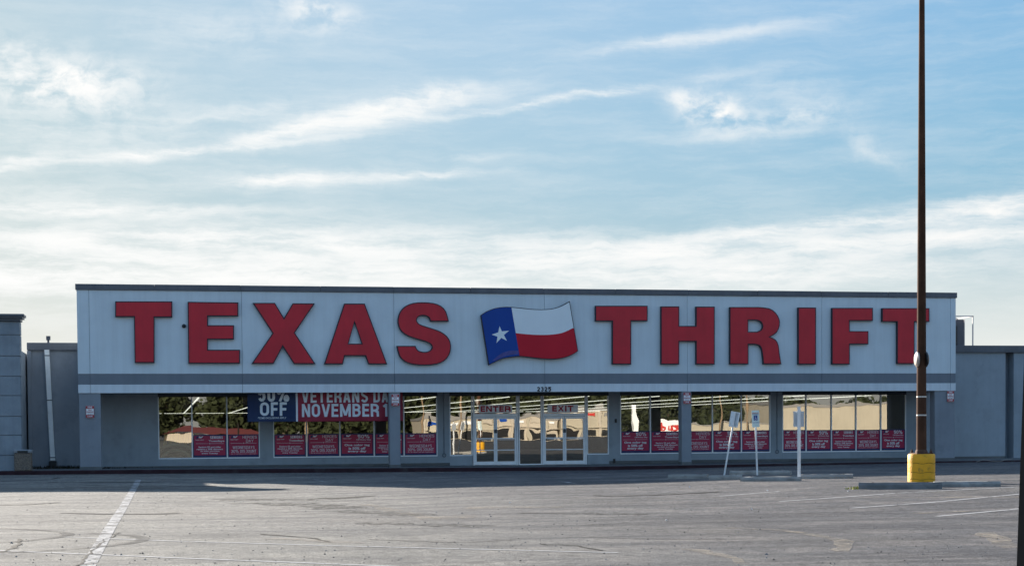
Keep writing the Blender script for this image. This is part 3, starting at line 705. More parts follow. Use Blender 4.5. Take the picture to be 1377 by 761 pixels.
s0, s1 = fl([(18.04, 6.887), (18.39, 4.776)])
def cut(pl, lo=None, hi=None):
    return [p for p in pl if (lo is None or p[0] >= lo) and (hi is None or p[0] <= hi)]
tz = 6.855-fz; bz = 4.81-fz
blue = cut(ti, hi=s0[0]-.02)+[(s0[0], tz), (M_[0][0]-.003, M_[0][1]), (s1[0]-.012, bz)]+cut(bi, hi=s1[0]-.03)[::-1]
MB().prism(blue, -.196, -.191, m_fblue).build('blue_field', flag)
m_last = (ti[-1][0]+(bi[-1][0]-ti[-1][0])*.535, ti[-1][1]+(bi[-1][1]-ti[-1][1])*.535)
mm = M_[:-1]+[m_last]
MB().prism([(s0[0]+.004, tz)]+cut(ti, lo=s0[0]+.03)+mm[::-1], -.196, -.191, m_fwhite).build('white_stripe', flag)
MB().prism([(p[0], p[1]-.004) for p in mm]+bi[::-1][:sum(1 for p in bi if p[0] > s1[0]+.03)]+[(s1[0]-.006, bz)], -.196, -.191, m_fred).build('red_stripe', flag)
fold = bend(fl([(17.20, 4.60), (17.55, 4.88), (17.95, 5.02), (18.33, 5.03)]), 5); fold2 = bend(fl([(18.35, 4.88), (17.95, 4.84), (17.62, 4.74), (17.34, 4.61)]), 5)
MB().prism(fold+fold2, -.198, -.1965, m_ffold).build('fold_stripe', flag)
MB().prism(fl(FLAG_STAR), -.200, -.1965, m_fwhite).build('star', flag)

# ------------------------------------------------------------------ lettering
def text_geo(body, w=None, h=None, bold=0.0, cx=0.0, cz=0.0, spacing=1.0, align='C'):
    """triangles of a line of text fitted to a width and cap height in x,z; origin at (cx, cz) = centre"""
    cu = bpy.data.curves.new('lettering', 'FONT'); cu.body = body; cu.size = 1; cu.offset = bold; cu.resolution_u = 3
    cu.space_character = spacing; cu.fill_mode = 'FRONT'
    ob = bpy.data.objects.new('lettering', cu); COL.objects.link(ob)
    dg = bpy.context.evaluated_depsgraph_get(); me = bpy.data.meshes.new_from_object(ob.evaluated_get(dg))
    vs = [v.co.copy() for v in me.vertices]; fs = [tuple(p.vertices) for p in me.polygons]
    bpy.data.objects.remove(ob); bpy.data.curves.remove(cu); bpy.data.meshes.remove(me)
    x0, x1 = min(v.x for v in vs), max(v.x for v in vs); z0, z1 = min(v.y for v in vs), max(v.y for v in vs)
    sx = w/(x1-x0) if w else None; sz = h/(z1-z0) if h else None
    sx = sx or sz; sz = sz or sx
    return [((v.x-(x0+x1)/2)*sx+cx, (v.y-(z0+z1)/2)*sz+cz) for v in vs], fs
def put_text(mb, m, y, *a, fn=None, **k):
    vs, fs = text_geo(*a, **k)
    out = []
    for f in fs:
        A, B, C_ = vs[f[0]], vs[f[1]], vs[f[2]]
        ar = (B[0]-A[0])*(C_[1]-A[1])-(B[1]-A[1])*(C_[0]-A[0]); out.append(f if ar > 0 else f[::-1])
    mb.add([(x, y+(fn(x, z) if fn else 0), z) for x, z in vs], out, m)

# ---- bold block capitals drawn as strokes (for banner, boards and headings)
def arc(cx, cz, rx, rz, a0, a1, n=8):
    return [(cx+rx*math.cos(R(a0+(a1-a0)*k/n)), cz+rz*math.sin(R(a0+(a1-a0)*k/n))) for k in range(n+1)]
def glyph(ch, w, t):
    """centre lines of a capital of height 1 and width w for a stroke width t"""
    l, r, b_, u, m, h = t/2, w-t/2, t/2, 1-t/2, w/2, .5
    q = min((w-t)/2, .30)
    O = lambda a, c, z0, z1: arc(a+q, z1-q, q, q, 180, 90, 6)+arc(c-q, z1-q, q, q, 90, 0, 6)+arc(c-q, z0+q, q, q, 0, -90, 6)+arc(a+q, z0+q, q, q, -90, -180, 6)
    if ch == 'A': return [[(l, 0), (m-.01, 1)], [(r, 0), (m+.01, 1)], [(w*.25, .28), (w*.75, .28)]]
    if ch == 'B': return [[(l, 0), (l, 1)], [(l, u), (m, u)]+arc(m, (u+.53)/2, r-m-.02, (u-.53)/2, 90, -90)+[(l, .53)], [(m, .53)]+arc(m, (.53+b_)/2, r-m, (.53-b_)/2, 90, -90)+[(l, b_)]]
    if ch == 'C': return [O(l, r, b_, u)[4:-4]]
    if ch == 'D': return [[(l, 0), (l, 1)], [(l, u), (m*.9, u)]+arc(r-q, u-q, q, q, 90, 0, 6)+arc(r-q, b_+q, q, q, 0, -90, 6)+[(l, b_)]]
    if ch == 'E': return [[(l, 0), (l, 1)], [(l, u), (w, u)], [(l, h+.01), (w*.93, h+.01)], [(l, b_), (w, b_)]]
    if ch == 'F': return [[(l, 0), (l, 1)], [(l, u), (w, u)], [(l, .48), (w*.92, .48)]]
    if ch == 'H': return [[(l, 0), (l, 1)], [(r, 0), (r, 1)], [(l, h), (r, h)]]
    if ch == 'I': return [[(m, 0), (m, 1)]]
    if ch == 'K': return [[(l, 0), (l, 1)], [(l, .38), (r, 1)], [(m*.9, .6), (r, 0)]]
    if ch == 'M': return [[(l, 0), (l, 1)], [(r, 0), (r, 1)], [(l+t*.1, 1), (m, .12)], [(r-t*.1, 1), (m, .12)]]
    if ch == 'N': return [[(l, 0), (l, 1)], [(r, 0), (r, 1)], [(l+t*.1, 1), (r-t*.1, 0)]]
    if ch in 'O0': p = O(l, r, b_, u); return [p+[p[0], p[1]]]
    if ch == 'P': return [[(l, 0), (l, 1)], [(l, u), (m, u)]+arc(m, (u+.44)/2, r-m, (u-.44)/2, 90, -90)+[(l, .44)]]
    if ch == 'R': return [[(l, 0), (l, 1)], [(l, u), (m, u)]+arc(m, (u+.47)/2, r-m, (u-.47)/2, 90, -90)+[(l, .47)], [(m, .47), (r-.01, .36), (r, .0)]]
    if ch == 'S': return [arc(m, u-.21, r-m, .21, 20, 180, 8)+[(l, .70), (l+.04, .60), (m, .51), (r-.03, .42)]+[(r, .32)]+arc(m, b_+.21, r-m, .21, 0, -160, 8)]
    if ch == 'T': return [[(m, 0), (m, 1)], [(0, u), (w, u)]]
    if ch == 'U': return [[(l, 1)]+[(l, b_+q)]+arc(m, b_+q, r-m, q, 180, 360, 8)+[(r, 1)]]
    if ch == 'V': return [[(l*.8, 1), (m-.01, 0)], [(w-l*.8, 1), (m+.01, 0)]]
    if ch == 'W': return [[(l*.8, 1), (w*.27, 0)], [(w*.27, 0), (m, 1)], [(m, 1), (w*.73, 0)], [(w*.73, 0), (w-l*.8, 1)]]
    if ch == 'X': return [[(l, 0), (r, 1)], [(l, 1), (r, 0)]]
    if ch == 'Y': return [[(l, 1), (m, .42)], [(r, 1), (m, .42)], [(m, .46), (m, 0)]]
    if ch == '1': return [[(w*.66, 0), (w*.66, 1)], [(w*.10, .76), (w*.66, .93)]]
    if ch == '2': return [arc(m, u-.23, r-m, .23, 165, -20, 8)+[(r-.06, .52), (l+.02, .14), (l, b_)], [(l, b_), (w, b_)]]
    if ch == '3': return [arc(m, u-.2, r-m-.02, .2, 155, -90, 8), arc(m, b_+.24, r-m, .24, 90, -155, 8)]
    if ch == '5': return [[(w, u), (l+.03, u), (l+.01, .48)], [(l+.01, .50)]+arc(m, b_+.27, r-m, .27, 115, -155, 9)]
    if ch == '%':
        a = lambda cx, cz: arc(cx, cz, w*.13, .17, 0, 395, 12)
        return [a(w*.19, .77), a(w*.81, .23), [(w*.26, 0), (w*.74, 1)]]
    return []
def block_text(mb, m, y, body, w, h, cx, cz, t=.17, fn=None, gap=.13, widths=None):
    """bold capitals fitted to width w and height h, centred on (cx, cz); strokes lie a hair apart in depth"""
    WD = {'I': t+.02, '1': .30, ' ': .24, 'M': .66, 'W': .80, '%': .80, 'E': .44, 'F': .42, 'T': .50}
    x = 0; pieces = []
    nat = sum(WD.get(ch, .52)-t for ch in body); k_ = (w/h-gap*(len(body)-1)-t*len(body))/nat     # keep every stroke the same weight
    k_ = min(3.0, max(.45, k_))
    for ch in body:
        gw = t+(WD.get(ch, .52)-t)*k_; pieces += [([(px+x, pz) for px, pz in s]) for s in glyph(ch, gw, t)]; x += gw+gap
    tot = x-gap; sx = w/tot; k = 0
    for s in pieces:
        s = [p for i, p in enumerate(s) if i == 0 or math.hypot(p[0]-s[i-1][0], p[1]-s[i-1][1]) > 1e-4]
        vs = []
        for i, p in enumerate(s):
            a = s[max(0, i-1)]; c = s[min(len(s)-1, i+1)]
            d1 = Vector((p[0]-a[0], p[1]-a[1])); d2 = Vector((c[0]-p[0], c[1]-p[1]))
            d = (d1.normalized() if d1.length else d2.normalized())+(d2.normalized() if d2.length else d1.normalized())
            d.normalize(); e = d1.normalized() if d1.length else d2.normalized()
            n = Vector((-d.y, d.x)); mit = min(1.5, 1/max(.5, abs(n.dot(Vector((-e.y, e.x))))))
            for sg in (1, -1):
                X = (p[0]+n.x*t/2*mit*sg-tot/2)*sx+cx; Z = (p[1]+n.y*t/2*mit*sg-.5)*h+cz
                Z = min(cz+h/2, max(cz-h/2, Z)); vs.append((X, y-.0002*(k % 5)+(fn(X, Z) if fn else 0), Z))
        mb.add(vs, [(2*i, 2*i+1, 2*i+3, 2*i+2) for i in range(len(s)-1)], m); k += 1

# ---- window posters: three printed designs
PH = .98
def poster_meshes(kind, W):
    b = MB().box(-W/2, W/2, -.003, 0, 0, PH, m_navy); board = b.mesh('window_poster')
    b = MB().add([(-W/2+.05, -.0045, .10), (W/2-.05, -.0045, .10), (W/2-.05, -.0045, PH-.05), (-W/2+.05, -.0045, PH-.05)], [(0, 1, 2, 3)], m_maroon); panel = b.mesh('print_panel')
    L = MB(); yy = -.006; s = W/1.4; G_ = MB()
    # logo: little waving flag over two tiny words
    lx = -.42*s
    G_.add([(lx-.14*s, yy, .80), (lx-.05*s, yy, .83), (lx-.04*s, yy, .92), (lx-.14*s, yy, .90)], [(0, 1, 2, 3)], m_navy)
    G_.add([(lx-.04*s, yy, .84), (lx+.06*s, yy, .83), (lx+.14*s, yy, .89), (lx+.15*s, yy, .93), (lx+.05*s, yy, .89), (lx-.03*s, yy, .92)], [(0, 1, 4, 5), (1, 2, 3, 4)], m_pwhite)
    put_text(G_, m_pwhite, yy, 'TEXAS THRIFT', w=.36*s, h=.045, bold=.01, cx=lx, cz=.755)
    tx = .28*s
    if kind == 'S':
        block_text(L, m_pwhite, yy, 'SENIORS', .54*s, .12, tx, .86, .20)
        put_text(L, m_pwhite, yy, 'Tuesdays', w=.66*s, h=.10, bold=.03, cx=tx, cz=.70)
        for k, (ln, ww) in enumerate((('Seniors 55 and older', .95), ('receive a 30% discount', 1.10), ('on their purchase', .80), ('every Tuesday', .68))):
            put_text(L, m_pwhite, yy, ln, w=ww*s, h=.072, bold=.03, cx=0, cz=.45-k*.092)
    elif kind == 'H':
        block_text(L, m_pwhite, yy, 'HEROES', .64*s, .125, tx, .86, .12)
        block_text(L, m_pwhite, yy, 'DAY', .34*s, .125, tx, .70, .12)
        block_text(L, m_pwhite, yy, 'WEDNESDAYS', .98*s, .125, 0, .42, .13)
        block_text(L, m_pwhite, yy, '30% DISCOUNT', 1.14*s, .125, 0, .26, .14)
        put_text(L, m_pwhite, yy, 'for all military and first responders', w=1.12*s, h=.042, bold=.01, cx=0, cz=.145)
    else:
        block_text(L, m_pwhite, yy, '50%', .50*s, .16, tx, .85, .20)
        put_text(L, m_pwhite, yy, 'Off Every Day', w=.62*s, h=.075, bold=.02, cx=tx, cz=.70)
        for k, (ln, ww) in enumerate((('One color tag', 1.08), ('is 50% off', .72), ('every day', .80))):
            put_text(L, m_pwhite, yy, ln, w=ww*s, h=.118, bold=.042, cx=0, cz=.465-k*.135)
    L.box(-.58*s, -.05, yy, yy+.001, .594, .604, m_pwhite); L.box(.05, .58*s, yy, yy+.001, .594, .604, m_pwhite)
    st = [(.035*math.cos(R(90+36*k))*(1 if k % 2 == 0 else .42), .599+.035*math.sin(R(90+36*k))*(1 if k % 2 == 0 else .42)) for k in range(10)]
    L.prism(st, yy, yy, m_pwhite)
    return board, panel, L.mesh('lettering'), G_.mesh('logo')
PM = {}
WORD = {'S': 'seniors discount poster', 'H': 'heroes day poster', 'C': 'fifty percent color tag poster'}
POST = [('S', 4.61, 6.03, 'in the leftmost shop window, under the bright ceiling lamp'), ('H', 6.09, 7.42, 'beside the pier left of the banner'),
        ('S', 8.06, 9.44, 'below the seam of the blue and red banner'), ('H', 9.50, 10.89, 'under the middle of the red banner'), ('C', 10.95, 12.39, 'under the red banner, left of the column'),
        ('S', 12.45, 13.71, 'half hidden behind the column at the banner end'), ('H', 13.77, 15.20, 'just left of the entrance, right of the column'),
        ('C', 23.63, 24.99, 'first to the right of the exit doors'), ('S', 25.05, 26.47, 'second right of the exit, touching the column'), ('H', 26.53, 27.94, 'cut off on its left by the right middle column'),
        ('C', 28.00, 29.33, 'behind the leaning sign post'), ('S', 29.39, 30.74, 'behind the upright accessible parking sign'),
        ('H', 31.38, 32.49, 'behind the thick white post, leftmost of the last five'), ('C', 32.53, 33.74, 'second of the five in the last window'),
        ('S', 33.78, 34.96, 'middle one of the five in the last window'), ('H', 35.00, 36.20, 'fourth of the five in the last window'), ('C', 36.24, 37.46, 'rightmost of all, left of the light pole')]
for kd, a, c, where in POST:
    W = round((c-a)/.08)*.08-.0
    W = min(W, c-a)
    key = (kd, round(W, 2))
    if key not in PM: PM[key] = poster_meshes(kd, W)
    bd, pn, lt, lg = PM[key]
    o = link('window_poster', bd, None, ((a+c)/2+random.uniform(-.008, .008), WY+.042, .545+random.uniform(-.006, .012)), (0, random.uniform(-.005, .005), 0)); tag(o, 'maroon %s %s' % (WORD[kd], where), 'poster', 'maroon posters in the shop windows')
    link('print_panel', pn, o); link('lettering', lt, o); link('logo', lg, o)

# ---- the banner slung under the canopy
def wave(x, z):
    return .035*math.sin(x*2.1+z*.8)+.022*math.sin(x*5.3+1.0-z*1.7)+.02*math.sin(z*4.0+x*.7)
ban = tag(empty('sale_banner', (6.85, .62, 2.06)), 'blue and red sale banner hanging under the canopy left of the column', 'banner')
def cloth(x0, x1, m, name):
    nxx = max(2, int((x1-x0)/.06)); nz = 22; b = MB()
    for side in (0, 1):
        vs = [(x0+(x1-x0)*i/nxx, wave(x0+(x1-x0)*i/nxx, 1.35*k/nz)+.003*side, 1.35*k/nz) for k in range(nz+1) for i in range(nxx+1)]
        fs = [(k*(nxx+1)+i, k*(nxx+1)+i+1, (k+1)*(nxx+1)+i+1, (k+1)*(nxx+1)+i) for k in range(nz) for i in range(nxx)]
        b.add(vs, fs if side == 0 else [f[::-1] for f in fs], m, True)
    return b.build(name, ban)
cloth(0, 2.02, m_bblue, 'blue_cloth'); cloth(2.02, 2.10, m_bwhite, 'white_divider'); cloth(2.10, 6.58, m_bred, 'red_cloth')
wf = lambda x, z: wave(x, z)
b = MB()
block_text(b, m_bwhite, -.014, '50%', 1.28, .58, 1.08, 1.13, .20, wf)
b.build('lettering', ban); b = MB()
block_text(b, m_bwhite, -.014, 'OFF', 1.12, .57, 1.08, .53, .19, wf)
b.build('lettering', ban); b = MB()
put_text(b, m_bwhite, -.014, '*SOME EXCLUSIONS APPLY', w=1.18, h=.08, bold=.01, cx=1.02, cz=.155, fn=wf)
b.build('lettering', ban)
b = MB()
block_text(b, m_bwhite, -.014, 'VETERANS', 2.81, .54, 3.675, 1.06, .17, wf); b.build('lettering', ban); b = MB()
block_text(b, m_bwhite, -.014, 'DAY', .99, .54, 5.81, 1.06, .17, wf)
b.build('lettering', ban); b = MB()
block_text(b, m_bwhite, -.014, 'NOVEMBER', 3.27, .55, 3.905, .46, .18, wf); b.build('lettering', ban); b = MB()
block_text(b, m_bwhite, -.014, '11', .50, .55, 5.97, .46, .18, wf)
b.build('lettering', ban)
# ---- ENTER and EXIT boards over the doors
for body, a, c, lw, lab in (('ENTER', 17.10, 18.60, 1.36, 'white board reading ENTER in dark red above the left doors'), ('EXIT', 20.22, 21.62, .98, 'white board reading EXIT in dark red above the right doors')):
    o = tag(MB().box(-(c-a)/2, (c-a)/2, -.02, .0, -.18, .18, m_signwhite, .004).build('door_sign', None, ((a+c)/2, WY-.03, 2.575)), lab, 'door sign', 'boards over the entrance doors')
    b = MB(); block_text(b, m_firemar, -.0235, body, lw, .26, 0, 0, .26, None, .15); b.build('lettering', o)
# ---- house number
hn = tag(empty('house_number', (19.48, -.012, 3.32)), 'black house number 2325 on the pale canopy edge above the entrance', 'house number')
for k, ch in enumerate('2325'):
    b = MB(); block_text(b, m_num, -.010, ch, .135, .20, -.24+k*.165, .06, .24); b.build('digit', hn)
# ---- fire lane signs on the columns
def fire_sign(x, z, lab):
    o = tag(MB().box(-.165, .165, -.006, 0, -.25, .25, m_signwhite, .002).build('fire_lane_sign', None, (x, -.02, z)), lab, 'fire lane sign', 'red and white signs on the columns')
    b = MB(); yy = -.0085
    b.box(-.165, .165, yy, yy+.001, .13, .243, m_firered); b.box(-.165, .165, yy, yy+.001, -.243, -.12, m_firered)
    b.box(-.165, -.150, yy, yy+.001, -.12, .13, m_firered); b.box(.150, .165, yy, yy+.001, -.12, .13, m_firered)
    put_text(b, m_firered, yy-.001, 'NO', w=.13, h=.055, bold=.03, cx=0, cz=.078)
    put_text(b, m_firered, yy-.001, 'PARKING', w=.26, h=.06, bold=.03, cx=0, cz=-.005)
    put_text(b, m_num, yy-.001, 'TOW AWAY', w=.22, h=.035, bold=.02, cx=0, cz=-.085)
    put_text(b, m_pwhite, yy-.001, 'FIRE', w=.18, h=.065, bold=.03, cx=0, cz=.187)
    put_text(b, m_pwhite, yy-.001, 'LANE', w=.20, h=.06, bold=.03, cx=0, cz=-.18)
    b.build('lettering', o); return o
fire_sign(.455, 2.50, 'red and white fire lane sign on the leftmost column'); fire_sign(13.02, 2.93, 'red and white fire lane sign on the column at the banner end')
fire_sign(25.93, 2.97, 'red and white fire lane sign on the column right of the exit'); fire_sign(38.45, 3.01, 'red and white fire lane sign on the rightmost column')
# ---- dome camera on the fascia
dc = tag(empty('security_camera', (4.27, 0, 6.01)), 'small black dome security camera between the first two sign letters', 'security camera')
MB().tube([(0, 0, 0), (0, -.05, 0)], .085, m_black, 14).build('mount', dc)
b = MB(); b.tube([(0, -.05, 0), (0, -.09, -.005), (0, -.115, -.01), (0, -.125, -.01)], [.07, .06, .035, .005], m_black, 12); b.build('dome', dc)

# ------------------------------------------------------------------ neighbouring buildings
nb = tag(empty('neighbor_building', (-12, 0, 0)), 'grey block building with a dark cornice at the left edge', 'building')
NZ = [-.2, .76, 1.57, 2.32, 3.15, 3.92, 4.73, 5.57, 6.12]
def Q(mb, name, root, off):
    o = mb.build(name, root); o.location = (-off[0], -off[1], 0); return o
offn = (-12, 0)
Q(MB().box(-22.9, -2.23, -.76, -.05, -.2, 6.1, m_joint), 'wall_core', nb, offn); Q(MB().box(-22.9, -2.25, -.04, 24, -.2, 5.0, m_block), 'rear_block', nb, offn)
for i in range(8):
    for k in range(5):
        xa = -23+k*4.16; xb = xa+4.16-(.012 if k < 4 else 0)
        Q(MB().box(xa, min(xb, -2.19), -.80, -.70, NZ[i]+.015, NZ[i+1]-.015, m_block, .01), 'wall_panel', nb, offn)
    Q(MB().box(-2.24, -2.19, -.695, -.05, NZ[i]+.015, NZ[i+1]-.015, m_block), 'side_panel', nb, offn)
c = MB(); pr = [(-.80, 6.12), (-.86, 6.14), (-.97, 6.30), (-.99, 6.38), (-.80, 6.40)]
c.box(-23, -2.14, -.90, .0, 6.12, 6.22, m_coping, .01); c.box(-23, -2.06, -.98, .06, 6.22, 6.30, m_coping, .01); c.box(-23, -2.00, -1.04, .12, 6.30, 6.40, m_coping, .015)
Q(c, 'cornice', nb, offn)

lw = tag(empty('left_side_wall', (-1.1, WY, 0)), 'low grey wall with a brown capping between the store and the block building', 'wall')
offl = (-1.1, WY)
Q(MB().box(-2.16, .0, WY, 30, -.2, 5.12, m_wall2), 'wall', lw, offl)
Q(MB().box(-2.18, -2.02, WY-.10, WY-.002, -.2, 5.10, m_wall2, .01), 'pilaster', lw, offl)
Q(MB().box(-2.18, -.03, WY-.13, WY+.6, 5.12, 5.44, m_coping, .015), 'coping', lw, offl)
Q(MB().box(-2.01, .0, WY-.05, WY-.002, -.2, .22, m_walk), 'wall_base', lw, offl)
# downspout leaning slightly, with straps and a black shoe
d = MB(); dx0, dx1 = -1.37, -1.20
zz = [.50, 1.8, 2.95, 4.0, 5.14]
def dsx(z): return dx1+(dx0-dx1)*(z-.3)/4.84
vs = []
for z in zz:
    x = dsx(z); vs += [(x-.095, WY-.17, z), (x+.095, WY-.17, z), (x+.095, WY-.01, z), (x-.095, WY-.01, z)]
d.add(vs, [(4*i+k, 4*i+(k+1) % 4, 4*i+4+(k+1) % 4, 4*i+4+k) for i in range(4) for k in range(4)]+[(16, 17, 18, 19)], m_down)
ds = Q(d, 'downspout', lw, offl)
for z in (.62, 3.03, 4.9):
    x = dsx(z); MB().box(x-.105, x+.105, WY-.18, WY-.005, z-.018, z+.018, m_hvac).build('strap', ds)
b = MB(); x = dsx(.4); b.box(x-.15, x+.15, WY-.30, WY-.01, .2, .47, m_shoe, .02); b.box(x-.3, x+.3, WY-.45, WY-.01, .10, .24, m_shoe, .04); b.build('shoe', ds)
rw = tag(empty('right_side_wall', (42, WY, 0)), 'low grey wall with a dark capping right of the store', 'wall')
offr = (42, WY)
Q(MB().box(38.71, 42.55, WY, 30, -.2, 5.12, m_wall), 'wall', rw, offr)
Q(MB().box(42.55, 58, WY+.55, 30, -.2, 5.12, m_wall2), 'recessed_wall', rw, offr)
Q(MB().box(42.97, 58, WY-.02, WY+.54, -.2, 5.115, m_wall, .01), 'pilaster', rw, offr)
Q(MB().box(38.73, 44.2, WY-.13, WY+.7, 5.12, 5.45, m_coping, .015), 'coping', rw, offr); Q(MB().box(44.206, 58, WY-.13, WY+.7, 5.12, 5.454, m_coping, .015), 'coping', rw, offr)
Q(MB().box(38.71, 42.55, WY-.05, WY-.002, -.2, .22, m_walk), 'wall_base', rw, offr)

# roof equipment
hv = tag(empty('rooftop_unit', (42.8, 8, 5.12)), 'dark roof unit inside a thin frame above the right wall', 'roof unit')
MB().box(-1.3, .40, 0, 1.2, 0, 1.93, m_hvac, .02).build('casing', hv)
b = MB()
for xa in (-1.35, .70):
    for ya in (-.3, 1.4): b.box(xa, xa+.05, ya, ya+.05, 0, 2.1, m_hvac2)
b.box(-1.35, .75, -.3, -.25, 2.05, 2.10, m_hvac2); b.box(-1.35, .75, 1.4, 1.45, 2.05, 2.10, m_hvac2); b.box(.70, .75, -.25, 1.4, 2.052, 2.098, m_hvac2)
b.build('screen_frame', hv)
for k in range(1): MB().box(.55+k*.13, .58+k*.13, .3, .34, 0, 2.04, m_hvac2).build('screen_slat', hv)
MB().box(-1.2, 0, -.04, -.003, .2, 1.6, m_black).build('grille', hv)
vp = tag(empty('roof_vent', (-1.67, 8, 5.1)), 'small grey vent pipe standing above the left wall capping', 'roof vent')
MB().tube([(0, 0, 0), (0, 0, .75)], .05, m_hvac, 8).build('pipe', vp); MB().tube([(0, 0, .75), (0, 0, .93)], .10, m_hvac, 10).build('cap', vp)

# ------------------------------------------------------------------ litter bin
tb = tag(empty('litter_bin', (-2.12, -1.0, tab(TS, -2.1))), 'brown pebbled litter bin with a grey lid against the left building', 'litter bin')
MB().box(-.33, .33, -.33, .2, 0, .70, m_agg, .03).build('body', tb); MB().box(-.36, .36, -.36, .23, .70, .84, m_lid, .03).build('lid', tb)
MB().box(-.20, .20, -.365, -.35, .715, .80, m_black).build('slot', tb)

# ------------------------------------------------------------------ the light pole
px_, py_ = 23.07, -29.2; pz_ = gz(px_, py_)
lp = tag(empty('light_pole', (px_, py_, pz_)), 'tall brown steel light pole on a round yellow concrete base', 'light pole')
n = 40
b = MB(); hs = [-.2, .02, .235, .245, .26, .27, .475, .485, .50, .51, .70, .735]
rs = [.36, .357, .357, .356, .356, .357, .357, .356, .356, .357, .357, .335]
b.tube([(0, 0, h) for h in hs], rs, m_yellow, n)
cb = b.build('concrete_base', lp)
for h, a0, a1 in ((.25, -2.9, -.3), (.49, -2.7, -.4), (.07, -2.95, -.15)):      # form lines left in the casting
    b = MB(); k = 16; b.tube([(.357*math.cos(a0+(a1-a0)*i/k), .357*math.sin(a0+(a1-a0)*i/k), h+.012*math.sin(i*.9)) for i in range(k+1)], .006, m_form, 5); b.build('form_line', cb)
MB().box(-.235, .235, -.235, .235, .737, .765, m_plate, .004).build('base_plate', lp)
for sx in (-1, 1):
    for sy in (-1, 1):
        MB().tube([(sx*.185, sy*.185, .765), (sx*.185, sy*.185, .815), (sx*.185, sy*.185, .82), (sx*.185, sy*.185, .86)], [.038, .038, .018, .018], m_plate, 8).build('anchor_bolt', lp)
b = MB(); H0, H1 = .765, 16.0
b.tube([(0, 0, H0+(H1-H0)*i/12) for i in range(13)], [.134+(.056-.134)*i/12 for i in range(13)], m_rust, 28); b.build('pole', lp)
b = MB(); b.tube([(0, 0, .765), (0, 0, .80), (0, 0, .85)], [.165, .160, .136], m_plate, 28); b.build('collar', lp)
for h in (1.76, 2.245):
    r = .134+(.056-.134)*(h-.765)/15.2; b = MB(); b.tube([(0, 0, h-.018), (0, 0, h+.018)], r+.004, m_strap, 28); b.build('strap', lp)
r = .134+(.056-.134)*(3.23-.765)/15.2
for s in (-1, 1):                                                                # round covers either side; sunlit one coloured pale, shaded one black
    b = MB(); ax = Vector((math.cos(YAW), -math.sin(YAW), 0))*s
    b.tube([ax*(r-.03), ax*(r+.01), ax*(r+.045), ax*(r+.055)], [.205, .205, .15, .05], m_cap if s < 0 else m_black, 24, smooth=False)
    b.build('cover_plate', lp, (0, 0, 3.23))
for s in (-1, 1):
    b = MB(); b.tube([(0, 0, 15.7), (s*.9, 0, 15.85)], .035, m_rust, 8); b.build('lamp_arm', lp)
    b = MB(); b.box(s*1.2-.34, s*1.2+.34, -.22, .22, 15.75, 15.95, m_lamp, .04); b.build('lamp_head', lp)

# ------------------------------------------------------------------ wheel stops
def stop_mesh(L, m):
    b = MB(); pr = [(-.085, -.05), (-.085, .06), (-.055, .125), (.055, .125), (.085, .06), (.085, -.05)]; vs = []; nn = 9
    for i in range(nn):
        x = -L/2+L*i/(nn-1); e = .0 if 0 < i < nn-1 else .0
        for yy, zz in pr: vs.append((x+random.uniform(-.008, .008), yy+random.uniform(-.007, .007), zz+(random.uniform(-.010, .006) if zz > .1 else 0)))
    fs = [(6*i+k, 6*i+6+k, 6*i+6+(k+1) % 6, 6*i+(k+1) % 6) for i in range(nn-1) for k in range(6)]+[tuple(range(6)), tuple(range(6*nn-1, 6*nn-7, -1))]
    b.add(vs, [f[::-1] for f in fs], m)
    bm = bmesh.new(); me = b.mesh('wheel_stop'); bm.from_mesh(me); bmesh.ops.recalc_face_normals(bm, faces=bm.faces[:]); bm.to_mesh(me); bm.free(); return me
def wheel_stop(p0, p1, lab, lift=0.0, m=m_conc):
    L = math.hypot(p1[0]-p0[0], p1[1]-p0[1]); cx_, cy_ = (p0[0]+p1[0])/2, (p0[1]+p1[1])/2
    o = link('wheel_stop', stop_mesh(L, m), None, (cx_, cy_, gz(cx_, cy_)+lift))
    o.rotation_euler = (0, math.atan2(gz(*p0)-gz(*p1), L), math.atan2(p1[1]-p0[1], p1[0]-p0[0]))
    for s in (-.33, .33): MB().tube([(s*L, 0, .118), (s*L, 0, .132)], .018, m_plate, 8).build('rebar_pin', o)
    return tag(o, lab, 'wheel stop', 'concrete wheel stops in the parking lot')
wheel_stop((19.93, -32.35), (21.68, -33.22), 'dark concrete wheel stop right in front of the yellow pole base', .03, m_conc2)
wheel_stop((21.90, -32.35), (23.44, -32.75), 'sunlit concrete wheel stop right of the yellow pole base')
wheel_stop((19.36, -25.5), (20.75, -26.5), 'pale concrete wheel stop ending at the thick white post')
wheel_stop((21.30, -25.0), (22.75, -25.45), 'concrete wheel stop just right of the thick white post')
wheel_stop((18.5, -21.4), (19.45, -22.3), 'broken wheel stop in the shade, left of the leaning sign')
wheel_stop((19.15, -23.3), (20.0, -23.75), 'short wheel stop at the foot of the leaning sign')
wheel_stop((21.1, -19.6), (22.6, -21.0), 'shaded wheel stop behind the accessible parking sign')

